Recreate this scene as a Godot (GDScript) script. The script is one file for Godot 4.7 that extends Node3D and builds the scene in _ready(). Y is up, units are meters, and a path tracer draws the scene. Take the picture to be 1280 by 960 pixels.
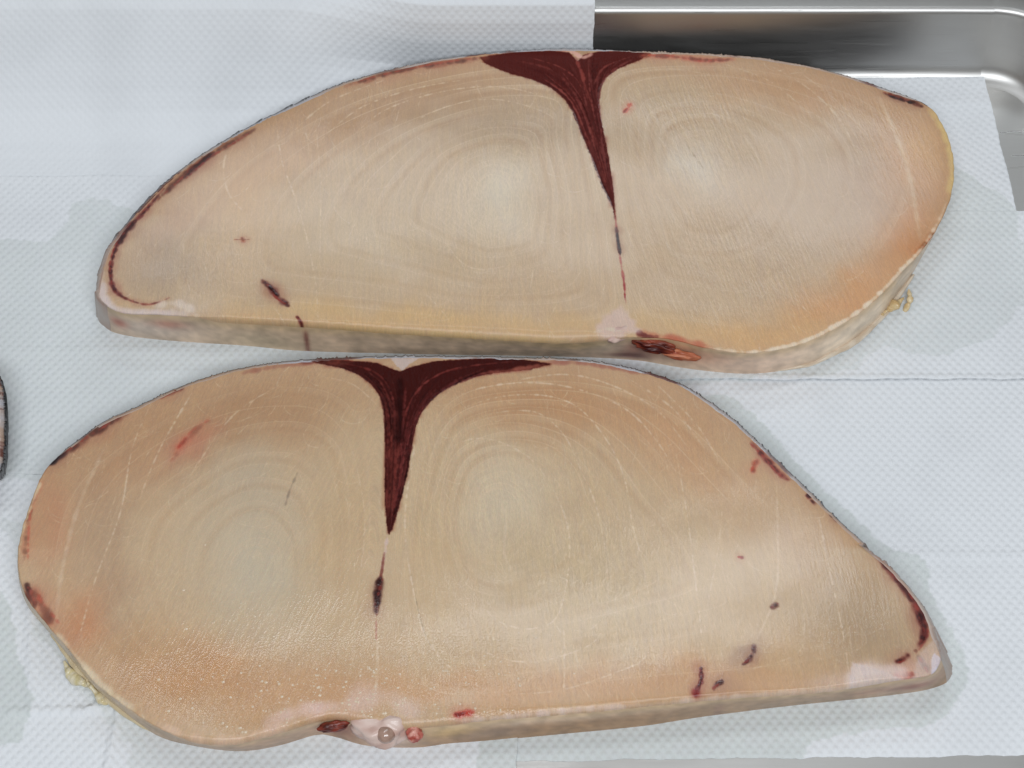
extends Node3D
# Two raw fish steaks on paper towels in a steel tray. Plan coordinates in lists are millimetres (x, z); meshes are in metres.

const MM := 0.001
const STEAK_T := 0.022          # thickness of the steaks
const FLOOR_Z := -0.174         # where the tray's back wall starts
const FLOOR_X := 0.290          # half the inner length of the tray
const TRAY_X := -0.041          # its middle
const FLOOR_F := 0.240          # where its front wall starts
const TRAY_H := 0.038

var undulate := FastNoiseLite.new()
var warp := FastNoiseLite.new()
var fine := FastNoiseLite.new()
var grain := FastNoiseLite.new()
var rng := RandomNumberGenerator.new()

func _ready() -> void:
	rng.seed = 7
	setup_view()
	setup_noise()
	build_counter()
	build_tray()
	build_towels()
	build_upper_steak()
	build_lower_steak()
	build_third_steak()

func setup_view() -> void:
	var cam := Camera3D.new()
	cam.name = "camera"
	add_child(cam)
	cam.fov = 22.0
	cam.near = 0.05
	cam.far = 20.0
	cam.look_at_from_position(Vector3(0, 0.7288, 0.415), Vector3(0, 0.01, 0), Vector3.UP)
	cam.current = true
	var env := Environment.new()
	env.background_mode = Environment.BG_COLOR
	env.background_color = Color(0.60, 0.59, 0.575)
	env.background_energy_multiplier = 0.45
	env.tonemap_mode = Environment.TONE_MAPPER_LINEAR
	env.tonemap_exposure = 1.1
	env.sdfgi_enabled = true
	env.ssao_enabled = true
	env.ssil_enabled = true
	var we := WorldEnvironment.new()
	we.name = "surroundings"
	we.environment = env
	add_child(we)
	lamp("overhead_area_light", Vector3(-0.15, 1.55, -0.44), Vector2(1.25, 0.11), 0.42, Color(0.96, 0.98, 1.0))
	lamp("overhead_area_light", Vector3(0.0, 1.60, -1.22), Vector2(1.25, 0.15), 0.34, Color(0.93, 0.97, 1.0))
	lamp("overhead_area_light", Vector3(0.1, 1.35, 0.90), Vector2(1.25, 0.50), 1.70, Color(0.96, 0.98, 1.0))  # added soft front fill behind the camera, not a tube fixture

func lamp(called: String, at: Vector3, size: Vector2, energy: float, tint: Color) -> void:
	var l := AreaLight3D.new()
	l.name = called
	add_child(l, true)
	l.area_size = size
	l.area_normalize_energy = true
	l.light_energy = energy
	l.light_color = tint
	l.area_range = 8.0
	l.area_attenuation = 2.0
	l.shadow_enabled = true
	l.look_at_from_position(at, Vector3(0, 0, 0), Vector3.UP)

func setup_noise() -> void:
	undulate.seed = 11
	undulate.frequency = 22.0
	undulate.fractal_octaves = 2
	warp.seed = 23
	warp.frequency = 0.03
	warp.fractal_octaves = 3
	fine.seed = 31
	fine.frequency = 0.5
	fine.fractal_octaves = 3
	grain.seed = 47
	grain.frequency = 1.0
	grain.fractal_octaves = 1

# ------------------------------------------------------------------ helpers
func tag(o: Node, label: String, category: String, group := "", kind := "") -> void:
	o.set_meta("label", label)
	if category: o.set_meta("category", category)
	if group: o.set_meta("group", group)
	if kind: o.set_meta("kind", kind)

func thing(called: String, label: String, category: String, group := "") -> Node3D:
	var o := Node3D.new()
	o.name = called
	add_child(o, true)
	tag(o, label, category, group)
	return o

func put(called: String, mesh: Mesh, mat: Material, parent: Node) -> MeshInstance3D:
	var o := MeshInstance3D.new()
	o.name = called
	o.mesh = mesh
	o.material_override = mat
	parent.add_child(o, true)
	return o

func pts(a: Array) -> PackedVector2Array:
	var r := PackedVector2Array()
	for i in range(0, a.size(), 2):
		r.append(Vector2(a[i], a[i + 1]))
	return r

func spline(p: PackedVector2Array, closed: bool, step: float) -> PackedVector2Array:
	# Catmull-Rom through the points, sampled about every step
	var out := PackedVector2Array()
	var n := p.size()
	var segs := n if closed else n - 1
	for i in segs:
		var b := p[i]
		var c := p[(i + 1) % n]
		var a := p[(i - 1 + n) % n] if closed or i > 0 else b
		var d := p[(i + 2) % n] if closed or i + 2 < n else c
		var k: int = maxi(1, int(ceil(b.distance_to(c) / step)))
		for j in k:
			out.append(b.cubic_interpolate(c, a, d, float(j) / k))
	if not closed:
		out.append(p[n - 1])
	return out

func even(p: PackedVector2Array, count: int) -> PackedVector2Array:
	# closed outline at even spacing
	var total := 0.0
	var n := p.size()
	for i in n:
		total += p[i].distance_to(p[(i + 1) % n])
	var out := PackedVector2Array()
	var want := 0.0
	var run := 0.0
	for i in n:
		var a := p[i]
		var b := p[(i + 1) % n]
		var l := a.distance_to(b)
		while want < run + l - 1e-6 and out.size() < count:
			out.append(a.lerp(b, (want - run) / maxf(l, 1e-6)))
			want += total / count
		run += l
	return out

func grid_mesh(v: PackedVector3Array, uv: PackedVector2Array, col: PackedColorArray, nu: int, nv: int, wrap_u: bool, flip := false, uv2 := PackedVector2Array()) -> ArrayMesh:
	# vertices laid out as nv rows of nu; smooth normals
	var idx := PackedInt32Array()
	var cols := nu if wrap_u else nu - 1
	for j in nv - 1:
		for i in cols:
			var a := j * nu + i
			var b := j * nu + (i + 1) % nu
			var c := a + nu
			var d := b + nu
			if flip:
				idx.append_array(PackedInt32Array([a, c, b, b, c, d]))
			else:
				idx.append_array(PackedInt32Array([a, b, c, b, d, c]))
	return indexed(v, uv, col, idx, uv2)

func indexed(v: PackedVector3Array, uv: PackedVector2Array, col: PackedColorArray, idx: PackedInt32Array, uv2 := PackedVector2Array()) -> ArrayMesh:
	var nrm := PackedVector3Array()
	nrm.resize(v.size())
	for t in range(0, idx.size(), 3):
		var n := (v[idx[t + 2]] - v[idx[t]]).cross(v[idx[t + 1]] - v[idx[t]])
		nrm[idx[t]] += n
		nrm[idx[t + 1]] += n
		nrm[idx[t + 2]] += n
	for i in nrm.size():
		nrm[i] = nrm[i].normalized() if nrm[i].length() > 1e-14 else Vector3.UP
	var arr := []
	arr.resize(Mesh.ARRAY_MAX)
	arr[Mesh.ARRAY_VERTEX] = v
	arr[Mesh.ARRAY_NORMAL] = nrm
	if uv.size(): arr[Mesh.ARRAY_TEX_UV] = uv
	if uv2.size(): arr[Mesh.ARRAY_TEX_UV2] = uv2
	if col.size(): arr[Mesh.ARRAY_COLOR] = col
	arr[Mesh.ARRAY_INDEX] = idx
	var m := ArrayMesh.new()
	m.add_surface_from_arrays(Mesh.PRIMITIVE_TRIANGLES, arr)
	return m

func tex(im: Image) -> ImageTexture:
	return ImageTexture.create_from_image(im)

func rgb8(r: float, g: float, b: float) -> Color:
	return Color(r / 255.0, g / 255.0, b / 255.0)

func lin8(r: float, g: float, b: float) -> Color:
	return rgb8(r, g, b).srgb_to_linear()

# ------------------------------------------------------------------ counter and tray
func build_counter() -> void:
	var st := SurfaceTool.new()
	var b := BoxMesh.new()
	b.size = Vector3(1.6, 0.04, 1.1)
	st.append_from(b, 0, Transform3D(Basis(), Vector3(0, -0.0225, 0)))
	var m := StandardMaterial3D.new()
	m.albedo_color = Color(0.42, 0.42, 0.42)
	m.metallic = 0.9
	m.roughness = 0.4
	var o := put("counter", st.commit(), m, self)
	tag(o, "steel kitchen counter under the tray", "", "", "structure")

func rounded_rect(hx: float, z0: float, z1: float, r: float) -> PackedVector2Array:
	# clockwise seen from above, starting on the back side; the same count whatever the size
	var out := PackedVector2Array()
	var c := [Vector2(hx - r, z0 + r), Vector2(hx - r, z1 - r), Vector2(-hx + r, z1 - r), Vector2(-hx + r, z0 + r)]
	for k in 4:
		for i in 17:
			var a := -PI / 2 + k * PI / 2 + i * PI / 32
			out.append(c[k] + Vector2(cos(a), sin(a)) * r)
		var a2 := k * PI / 2
		var from: Vector2 = c[k] + Vector2(cos(a2), sin(a2)) * r
		var to: Vector2 = c[(k + 1) % 4] + Vector2(cos(a2), sin(a2)) * r
		for i in range(1, 24):
			out.append(from.lerp(to, i / 24.0))
	return out

func loft(profile: Array, r0: float) -> ArrayMesh:
	# profile rows are (outset, height); swept round the tray
	var v := PackedVector3Array()
	var uv := PackedVector2Array()
	var nu := 0
	var along := 0.0
	for j in profile.size():
		var q: Vector2 = profile[j]
		if j: along += q.distance_to(profile[j - 1])
		var ring := rounded_rect(FLOOR_X + q.x, FLOOR_Z - q.x, FLOOR_F + q.x, r0 + q.x)
		ring.append(ring[0])
		nu = ring.size()
		var run := 0.0
		for i in nu:
			if i: run += ring[i].distance_to(ring[i - 1])
			v.append(Vector3(ring[i].x + TRAY_X, q.y, ring[i].y))
			uv.append(Vector2(run / 0.3, along / 0.06))
	return grid_mesh(v, uv, PackedColorArray(), nu, profile.size(), false, true)

func steel_maps(seed_: int) -> Array:
	# brushed streaks along u: roughness and colour
	var n := FastNoiseLite.new()
	n.seed = seed_
	n.frequency = 0.5
	var s := FastNoiseLite.new()
	s.seed = seed_ + 1
	s.frequency = 0.012
	s.fractal_octaves = 4
	var rough := Image.create(512, 512, false, Image.FORMAT_RGB8)
	var hgt := Image.create(512, 512, false, Image.FORMAT_RF)
	for y in 512:
		for x in 512:
			var st := n.get_noise_2d(x * 0.03, y * 1.0)
			var sm := s.get_noise_2d(x, y)
			var g := clampf(0.44 + 0.06 * st + 0.06 * sm, 0.08, 0.8)
			rough.set_pixel(x, y, Color(g, g, g))
			hgt.set_pixel(x, y, Color(0.5 + 0.5 * st, 0, 0))
	var r2 := RandomNumberGenerator.new()
	r2.seed = seed_
	for k in 60:
		var x := r2.randf() * 512
		var y := r2.randf() * 512
		var sl := r2.randfn(0, 0.12)
		var g := 0.2 if r2.randf() < 0.5 else 0.75
		for i in r2.randi_range(10, 60):
			rough.set_pixel(posmod(int(x + i), 512), posmod(int(y + i * sl), 512), Color(g, g, g))
	return [tex(rough), tex(hgt)]

func build_tray() -> void:
	var t := thing("steel_tray", "shallow stainless steel tray with rounded corners holding the towels and fish", "tray")
	var maps := steel_maps(3)
	var m := StandardMaterial3D.new()
	m.albedo_color = Color(0.74, 0.735, 0.725)
	m.metallic = 1.0
	m.roughness = 1.0
	m.roughness_texture = maps[0]
	m.heightmap_enabled = true
	m.heightmap_texture = maps[1]
	m.heightmap_scale = 0.0016
	var r0 := 0.030
	# floor: from the middle out to the fillet
	var v := PackedVector3Array()
	var uv := PackedVector2Array()
	var ring := rounded_rect(FLOOR_X - 0.008, FLOOR_Z + 0.008, FLOOR_F - 0.008, r0 - 0.008)
	ring.append(ring[0])
	for j in 2:
		for p in ring:
			var q: Vector2 = p * (0.02 if j == 0 else 1.0)
			v.append(Vector3(q.x + TRAY_X, 0, q.y))
			uv.append(q / 0.3)
	var bm := m.duplicate()
	bm.roughness_texture = null
	bm.roughness = 0.55
	bm.heightmap_enabled = false
	bm.albedo_color = Color(0.60, 0.60, 0.595)
	put("base", grid_mesh(v, uv, PackedColorArray(), ring.size(), 2, false, true), m, t)
	var wall := [Vector2(-0.008, 0)]
	for i in range(1, 7):
		var a := i * deg_to_rad(80) / 6
		wall.append(Vector2(-0.008 + 0.008 * sin(a), 0.008 * (1 - cos(a))))
	wall.append(Vector2(0.0028, 0.022))
	wall.append(Vector2(0.0050, TRAY_H - 0.003))
	put("wall", loft(wall, r0), m, t)
	var rim := [Vector2(0.0050, TRAY_H - 0.003)]
	for i in range(1, 7):
		var a := i * deg_to_rad(85) / 6
		rim.append(Vector2(0.0082 - 0.0032 * cos(a), TRAY_H - 0.003 + 0.0030 * sin(a)))
	rim.append(Vector2(0.0170, TRAY_H - 0.0005))
	rim.append(Vector2(0.0200, TRAY_H - 0.0018))
	rim.append(Vector2(0.0206, TRAY_H - 0.0050))
	put("rim", loft(rim, r0), m, t)

# ------------------------------------------------------------------ paper towels
var wet_areas := []
var dots: ImageTexture

func towel_dots() -> ImageTexture:
	# one embossed cell with two staggered pillows
	var n := 64
	var im := Image.create(n * 4, n * 4, false, Image.FORMAT_RF)
	var f := FastNoiseLite.new()
	f.seed = 5
	f.frequency = 0.09
	f.fractal_octaves = 3
	for y in n * 4:
		for x in n * 4:
			var u := float(x % n) / n
			var w := float(y % n) / n
			var h := 0.0
			for c in [Vector2(0, 0), Vector2(1, 0), Vector2(0, 1), Vector2(1, 1), Vector2(0.5, 0.5)]:
				var d: float = Vector2(u, w).distance_to(c)
				h = maxf(h, exp(-pow(d / 0.25, 2.0)))
			# paper fibre, made to tile
			var a := TAU * x / (n * 4.0)
			var b := TAU * y / (n * 4.0)
			var fib := f.get_noise_3d(40 * cos(a), 40 * sin(a), 40 * cos(b) + 90 * sin(b))
			im.set_pixel(x, y, Color(h * 0.8 + fib * 0.10, 0, 0))
	return tex(im)

func wetness(p: Vector2) -> float:
	var q := p + Vector2(warp.get_noise_2d(p.x * 1.6, p.y * 1.6), warp.get_noise_2d(p.x * 1.6 + 300, p.y * 1.6)) * 3.5
	var w := 0.0
	for a in wet_areas:
		if Geometry2D.is_point_in_polygon(q, a[0]):
			w = maxf(w, a[1])
	return w

func sheet_y(p: Vector2) -> float:
	# millimetres; shared by all sheets so that they lie on one another
	return 0.35 * undulate.get_noise_2d(p.x * MM, p.y * MM) + 0.35

func along_path(path: Array, rest: float) -> Vector2:
	for n in path.size() - 1:
		var l: float = (path[n] as Vector2).distance_to(path[n + 1])
		if rest < l:
			return (path[n] as Vector2).lerp(path[n + 1], rest / l)
		rest -= l
	return path[path.size() - 1]

func make_sheet(called: String, label: String, quad: PackedVector2Array, lift: float, ragged: float, seed_: int, creases: Array, climb := false, dot_turn := 0.0) -> void:
	# quad in mm: back left, back right, front right, front left
	var nu := 150
	var nv := 110
	var v := PackedVector3Array()
	var uv := PackedVector2Array()
	var uv2 := PackedVector2Array()
	var lo := Vector2(1e9, 1e9)
	var hi := -lo
	for q in quad:
		lo = lo.min(q)
		hi = hi.max(q)
	lo -= Vector2(8, 8)
	hi += Vector2(8, 8)
	# the way up the tray's wall: arc length to (z, y)
	var hug := [Vector2(-125, 1.0), Vector2(-145, 1.0), Vector2(-162, 1.1), Vector2(-168.5, 2.6), Vector2(-172, 6.5), Vector2(-173.6, 22), Vector2(-176, 33), Vector2(-179.4, 41), Vector2(-185, 44.0), Vector2(-199, 44.5)]
	var path := [Vector2(-125, 1.0), Vector2(-132, 1.3), Vector2(-139, 3.0), Vector2(-146, 6.6), Vector2(-153, 12.5), Vector2(-162, 22), Vector2(-172, 33.5), Vector2(-178, 40.0), Vector2(-184, 43.0), Vector2(-191, 44.0), Vector2(-199, 44)]
	for j in range(-1, nv + 1):
		for i in range(-1, nu + 1):
			var s := clampf(i / float(nu - 1), 0, 1)
			var t := clampf(j / float(nv - 1), 0, 1)
			var edge := i < 0 or j < 0 or i == nu or j == nv
			var p := quad[0].lerp(quad[1], s).lerp(quad[3].lerp(quad[2], s), t)
			var em := minf(minf(s, 1 - s) * quad[0].distance_to(quad[1]), minf(t, 1 - t) * quad[0].distance_to(quad[3]))
			var k := exp(-em / 6.0)
			p += Vector2(warp.get_noise_2d(p.x * 1.5 + seed_ * 50, p.y * 1.5), warp.get_noise_2d(p.x * 1.5, p.y * 1.5 + seed_ * 70)) * 0.7 * k
			p += Vector2(fine.get_noise_2d(p.x + seed_ * 9, p.y), fine.get_noise_2d(p.x, p.y + seed_ * 5)) * ragged * k
			var y := lift + sheet_y(p) + k * 0.2 * maxf(0.0, warp.get_noise_2d(p.x * 0.8 + seed_ * 31, p.y * 0.8) + 0.35)
			for c in creases:
				var a: Vector2 = c[0]
				var b: Vector2 = c[1]
				var near := Geometry2D.get_closest_point_to_segment(p, a, b)
				var d := (p - near).dot((b - a).orthogonal().normalized())
				if p.distance_to(near) < 12:
					var off := p.distance_to(near)
					y += c[2] * (exp(-pow(off / c[3], 2.0)))
			var tile := Vector2(p.x, p.y)
			if climb and p.y < -125:
				var q := along_path(hug, -125 - p.y).lerp(along_path(path, -125 - p.y), 1.0 - smoothstep(-105.0, -35.0, p.x))
				p.y = q.x
				y = q.y + 0.6 + 0.25 * sheet_y(p)
			if lift < 0.5:
				y *= 1.0 - 0.75 * k
			if edge:
				y -= 0.25
			v.append(Vector3(p.x, y, p.y) * MM)
			uv.append(tile.rotated(dot_turn) / Vector2(4.15 * 4, 4.6 * 4))
			uv2.append((tile - lo) / (hi - lo))
	var wim := Image.create(256, 256, false, Image.FORMAT_RGB8)
	for y in 256:
		for x in 256:
			var p := lo + (hi - lo) * Vector2(x + 0.5, y + 0.5) / 256.0
			var w := wetness(p)
			var n := 1.0 + 0.03 * warp.get_noise_2d(p.x * 0.5, p.y * 0.5 + 77)
			var c := Color(1, 1, 1).lerp(Color(0.915, 0.928, 0.91), w) * n
			wim.set_pixel(x, y, c)
	wim.resize(640, 640, Image.INTERPOLATE_CUBIC)
	var m := StandardMaterial3D.new()
	m.albedo_color = Color(0.878, 0.889, 0.902)
	m.roughness = 0.85
	m.metallic_specular = 0.3
	m.heightmap_enabled = true
	m.heightmap_texture = dots
	m.heightmap_scale = 0.024 if climb else 0.048
	m.detail_enabled = true
	m.detail_albedo = tex(wim)
	m.detail_blend_mode = BaseMaterial3D.BLEND_MODE_MUL
	m.detail_uv_layer = BaseMaterial3D.DETAIL_UV_2
	var o := put(called, grid_mesh(v, uv, PackedColorArray(), nu + 2, nv + 2, false, false, uv2), m, self)
	tag(o, label, "paper towel")

func build_towels() -> void:
	dots = towel_dots()
	for a in [
		[[-241.4, -78.7, -205.8, -77.8, -200.1, -83.9, -195.5, -96.9, -188.8, -101.2, -179.7, -100.4, -166.4, -92.5, -121.9, -96.0, 21.3, -78.7, 19.8, 40.9, -56.2, 40.9, -191.9, 40.9, -225.0, 40.9], 0.55],
		[[186.1, -127.1, 201.8, -121.2, 211.6, -111.4, 223.7, -101.7, 227.6, -95.1, 225.4, -78.7, 181.1, -78.7], 0.6],
		[[93.4, -100.4, 200.7, -95.1, 243.2, -66.0, 241.4, -53.4, 222.7, -43.5, 208.9, -30.8, 197.8, -24.0, 181.7, -18.4, 169.9, -20.8, 159.8, -22.4, 148.8, -14.8, 136.4, -8.8, 54.4, -4.9], 0.45],
		[[64.6, -5.7, 94.8, 2.9, 119.6, 33.5, 145.1, 64.7, 168.1, 78.0, 169.8, 98.3, 177.6, 117.1, 176.8, 132.1, 170.6, 142.7, 157.5, 149.2, 143.7, 148.5, 125.0, 149.8, 114.5, 155.0, 105.2, 169.3, -12.2, 169.3, -12.7, 112.0, 84.1, 77.3], 0.8],
		[[-216.4, 55.7, -199.4, 73.7, -188.7, 108.6, -164.8, 138.7, -147.7, 155.0, -146.5, 167.7, -67.1, 169.3, -61.9, 145.3, -142.3, 77.3], 0.4],
		[[-226.9, 73.7, -199.5, 98.3, -187.0, 135.4, -187.7, 155.0, -214.9, 158.2], 0.8],
	]:
		wet_areas.append([pts(a[0]), a[1]])
	make_sheet("paper_towel", "white embossed towel draped over the tray's back wall and rim", pts([-330.0, -211.2, 37.3, -213.2, 36.8, -107.6, -330.0, -107.6]), 0.9, 0.15, 1, [], true)
	make_sheet("paper_towel", "white towel under the yellow end of the upper steak, by the tray's rounded corner", pts([142.0, -170.6, 220.4, -173.0, 226.5, -89.5, 128.1, -83.0]), 0.9, 0.2, 2, [], false, 0.1)
	make_sheet("paper_towel", "wrinkled damp towel under the blunt left end of the lower steak", pts([-233.7, 25.9, 2.0, 25.9, 1.8, 186.5, -210.9, 186.5]), 0.95, 0.2, 3, [[Vector2(-195.5, 142.0), Vector2(-152.2, 140.7), 1.2, 1.2], [Vector2(-152.2, 140.7), Vector2(-155.3, 170.9), 1.5, 1.4], [Vector2(-194.7, 77.3), Vector2(-186.8, 142.0), 0.8, 1.4], [Vector2(-169.0, 143.0), Vector2(-152.7, 135.4), 1.2, 1.0]])
	make_sheet("paper_towel", "white towel under the lower steak's pointed end, reaching the bare steel at the front", pts([-27.5, -20.8, 240.3, -20.8, 214.9, 158.8, -24.5, 161.7]), 0.45, 0.35, 4, [[Vector2(129.6, 74.4), Vector2(226.7, 75.1), 0.5, 1.3]])
	make_sheet("paper_towel", "damp greyish towel between the two steaks at their left ends", pts([-253.3, -112.7, -7.2, -115.4, -6.6, 38.0, -232.0, 38.0]), 1.2, 0.12, 5, [[Vector2(-240.3, -20.8), Vector2(-137.5, -22.4), 0.3, 2.0], [Vector2(-253.2, -111.8), Vector2(-137.6, -114.1), 0.5, 1.6]])
	make_sheet("paper_towel", "towel with a fold line under the upper steak's ragged belly edge at the right", pts([-14.3, -89.5, 250.8, -95.1, 238.4, -7.3, -13.6, -7.3]), 1.25, 0.12, 6, [[Vector2(102.2, -8.4), Vector2(238.5, -8.1), 0.5, 1.2]])

# ------------------------------------------------------------------ painting a cut face
var W := 0
var H := 0
var org := Vector2.ZERO       # mm of the texture's corner
var ppm := 4.3                # pixels per mm
var cb := PackedFloat32Array()
var hb := PackedFloat32Array()
const TONE := 1.035            # photo tone to base colour

func canvas(lo: Vector2, hi: Vector2) -> void:
	org = lo
	W = int((hi.x - lo.x) * ppm)
	H = int((hi.y - lo.y) * ppm)

func ground(base: Color, blobs: Array) -> void:
	# soft patches of flesh colour, computed coarsely and enlarged
	var n := 10
	var w := W / n + 1
	var h := H / n + 1
	var im := Image.create(w, h, false, Image.FORMAT_RGBF)
	for y in h:
		for x in w:
			var p := org + Vector2(x, y) * n / ppm
			var q := p + Vector2(warp.get_noise_2d(p.x, p.y), warp.get_noise_2d(p.x + 500, p.y)) * 7.0
			var c := base
			for b in blobs:
				var d: Vector2 = (q - b[0])
				d = d.rotated(-deg_to_rad(b[2])) / (b[1] as Vector2)
				c = c.lerp(b[3], b[4] * exp(-d.length_squared() * 1.2))
			var e := p - mid
			var ed := maxf(0.0, reach[int(fposmod(e.angle(), TAU) / TAU * RN) % RN] - e.length())
			c = c.lerp(rgb8(172, 130, 92), (0.62 if p.y < mid.y else 0.25) * exp(-ed / 11.0))
			var k := 1.0 + 0.016 * warp.get_noise_2d(p.x * 2.0, p.y * 2.0 + 900)
			im.set_pixel(x, y, Color(c.r * k, c.g * k, c.b * k))
	im.resize(W, H, Image.INTERPOLATE_CUBIC)
	cb = im.get_data().to_float32_array()
	hb = PackedFloat32Array()
	hb.resize(W * H)

func stroke(line: PackedVector2Array, width: float, c: Color, alpha: float, lift := 0.0, rough := 0.0, closed := false, taper := true) -> void:
	# a soft line in mm; rough breaks it up
	var sp := spline(line, closed, maxf(0.25, width * 0.3))
	var n := sp.size()
	for i in n:
		var t := float(i) / maxf(1, n - 1)
		var k := 1.0 if closed or not taper else clampf(minf(t, 1 - t) * 5.0 + 0.15, 0, 1)
		var w := width * (0.5 + 0.5 * k)
		var a := alpha * k
		var at := sp[i]
		if rough > 0:
			var nz := fine.get_noise_2d(sp[i].x * 0.9 + width * 40, sp[i].y * 0.9)
			var n2 := fine.get_noise_2d(sp[i].x * 0.3 + 70, sp[i].y * 0.3 + width * 90)
			a *= clampf(1.0 + (nz + n2) * 2.2 * rough, 0, 1.5)
			w *= clampf(1.0 + (nz * 1.3 + n2) * rough, 0.3, 2.0)
			if width > 1.0:
				at += Vector2(fine.get_noise_2d(at.y * 1.1 + 31, at.x * 1.1), fine.get_noise_2d(at.x * 1.1, at.y * 1.1 + 57)) * width * 0.55 * rough
		stamp(at, w, c, minf(0.9, a * 0.55), lift)

func mark(line: PackedVector2Array, width: float, c: Color, alpha: float, lift := 0.0, rough := 0.5, closed := false, taper := true) -> void:
	# a blood mark: a stained halo, a ragged body and darker cores
	stroke(line, width * 3.2, c.lerp(rgb8(184, 130, 102), 0.6), alpha * 0.24, 0.0, 0.5, closed, taper)
	stroke(line, width * 1.1, c, alpha * 0.75, lift, minf(rough, 0.45), closed, taper)
	stroke(line, width * 0.55, c.darkened(0.35), alpha * 0.8, -0.4, 1.0, closed, taper)
	var j := PackedVector2Array()
	for p in line:
		j.append(p + Vector2(rng.randfn(0, 0.4), rng.randfn(0, 0.4)) * width * 0.6)
	stroke(j, width * 0.3, c.lerp(rgb8(170, 60, 46), 0.5), alpha * 0.6, 0.0, 1.0, closed, taper)

func fibres(a: PackedVector2Array, b: PackedVector2Array, count: int, lo: Color, hi: Color) -> void:
	# strands that run between two edges of a muscle
	var ea := spline(a, false, 0.5)
	var eb := spline(b, false, 0.5)
	for k in count:
		var t := (k + rng.randf()) / count
		var line := PackedVector2Array()
		var from := rng.randf_range(0.0, 0.6)
		var to := from + rng.randf_range(0.2, 0.5)
		for i in 12:
			var u := clampf(lerpf(from, to, i / 11.0), 0, 1)
			line.append(ea[int(u * (ea.size() - 1))].lerp(eb[int(u * (eb.size() - 1))], t))
		stroke(line, rng.randf_range(0.35, 1.1), lo.lerp(hi, rng.randf()), rng.randf_range(0.25, 0.6), 0.3, 0.6)

func stamp(at: Vector2, width: float, c: Color, a: float, lift: float) -> void:
	if a <= 0.004:
		return
	var p := (at - org) * ppm
	var r := maxf(width * 0.5 * ppm, 0.7)
	var x0 := maxi(0, int(p.x - r * 1.6))
	var x1 := mini(W - 1, int(p.x + r * 1.6) + 1)
	var y0 := maxi(0, int(p.y - r * 1.6))
	var y1 := mini(H - 1, int(p.y + r * 1.6) + 1)
	var ir := 1.0 / (r * r)
	for y in range(y0, y1 + 1):
		var dy := (y - p.y) * (y - p.y) * ir
		for x in range(x0, x1 + 1):
			var d := (x - p.x) * (x - p.x) * ir + dy
			if d < 2.5:
				var k := a * exp(-d * d * 0.9)
				var i := (y * W + x) * 3
				cb[i] += (c.r - cb[i]) * k
				cb[i + 1] += (c.g - cb[i + 1]) * k
				cb[i + 2] += (c.b - cb[i + 2]) * k
				hb[y * W + x] += lift * k

func fill_poly(poly: PackedVector2Array, c: Color, alpha: float, soft: float) -> void:
	# a filled soft-edged patch
	var lo := Vector2(1e9, 1e9)
	var hi := -lo
	for q in poly:
		lo = lo.min(q)
		hi = hi.max(q)
	lo -= Vector2(3, 3)
	hi += Vector2(3, 3)
	var w := int((hi.x - lo.x) * ppm)
	var h := int((hi.y - lo.y) * ppm)
	var im := Image.create(w, h, false, Image.FORMAT_RF)
	for y in h:
		for x in w:
			var p := lo + Vector2(x, y) / ppm
			p += Vector2(fine.get_noise_2d(p.x, p.y), fine.get_noise_2d(p.x, p.y + 99)) * 0.22
			if Geometry2D.is_point_in_polygon(p, poly):
				im.set_pixel(x, y, Color(1, 0, 0))
	var k := maxf(1.0, soft * ppm)
	im.resize(maxi(2, int(w / k)), maxi(2, int(h / k)), Image.INTERPOLATE_BILINEAR if k < 2 else Image.INTERPOLATE_TRILINEAR)
	im.resize(w, h, Image.INTERPOLATE_CUBIC)
	var px := im.get_data().to_float32_array()
	var bx := int((lo.x - org.x) * ppm)
	var by := int((lo.y - org.y) * ppm)
	for y in h:
		var ty := y + by
		if ty < 0 or ty >= H: continue
		for x in w:
			var tx := x + bx
			var a := clampf(px[y * w + x], 0, 1) * alpha
			if a > 0.003 and tx >= 0 and tx < W:
				var i := (ty * W + tx) * 3
				cb[i] += (c.r - cb[i]) * a
				cb[i + 1] += (c.g - cb[i + 1]) * a
				cb[i + 2] += (c.b - cb[i + 2]) * a

func rings(centre: Vector2, half: PackedVector2Array, count: int, c: Color, alpha: float, seed_: int, first := 0.12) -> void:
	# muscle layers: closed curves that grow from the core towards the section's outline
	for k in count:
		var s := lerpf(first, 0.97, pow((k + 0.5) / count, 0.9))
		var line := PackedVector2Array()
		for i in half.size():
			var e := half[i] - centre
			var round_ := e.normalized() * Vector2(0.84, 1.22) * 44.0
			var q := centre + round_.lerp(e, clampf(pow(s, 2.6), 0, 1)) * s
			q += Vector2(warp.get_noise_2d(q.x * 0.8 + k * 13, q.y * 0.8 + seed_ * 90), warp.get_noise_2d(q.x * 0.8 + 77, q.y * 0.8 + k * 13)) * 2.2
			line.append(q)
		var n := line.size()
		var sp := spline(line, true, 0.28)
		for i in sp.size():
			var p := sp[i]
			var a := clampf(0.7 + 1.1 * warp.get_noise_2d(p.x * 0.35 + k * 61, p.y * 0.35 + seed_ * 33), 0.1, 1) * alpha
			a *= 0.5 + 0.5 * smoothstep(6.0, -16.0, p.y - centre.y)
			stamp(p, 0.5, c, a * 0.45, 0.25)
			if i % 4 == 0 and k % 2 == 0: stamp(p - (p - centre).normalized() * 1.3, 3.0, c, a * 0.11, 0.0)
			if i % 5 == 0 and k % 2 == 0 and s > 0.5: stamp(p - (p - centre).normalized() * 3.4, 3.4, rgb8(160, 122, 88), a * 0.12, 0.0)

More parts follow.
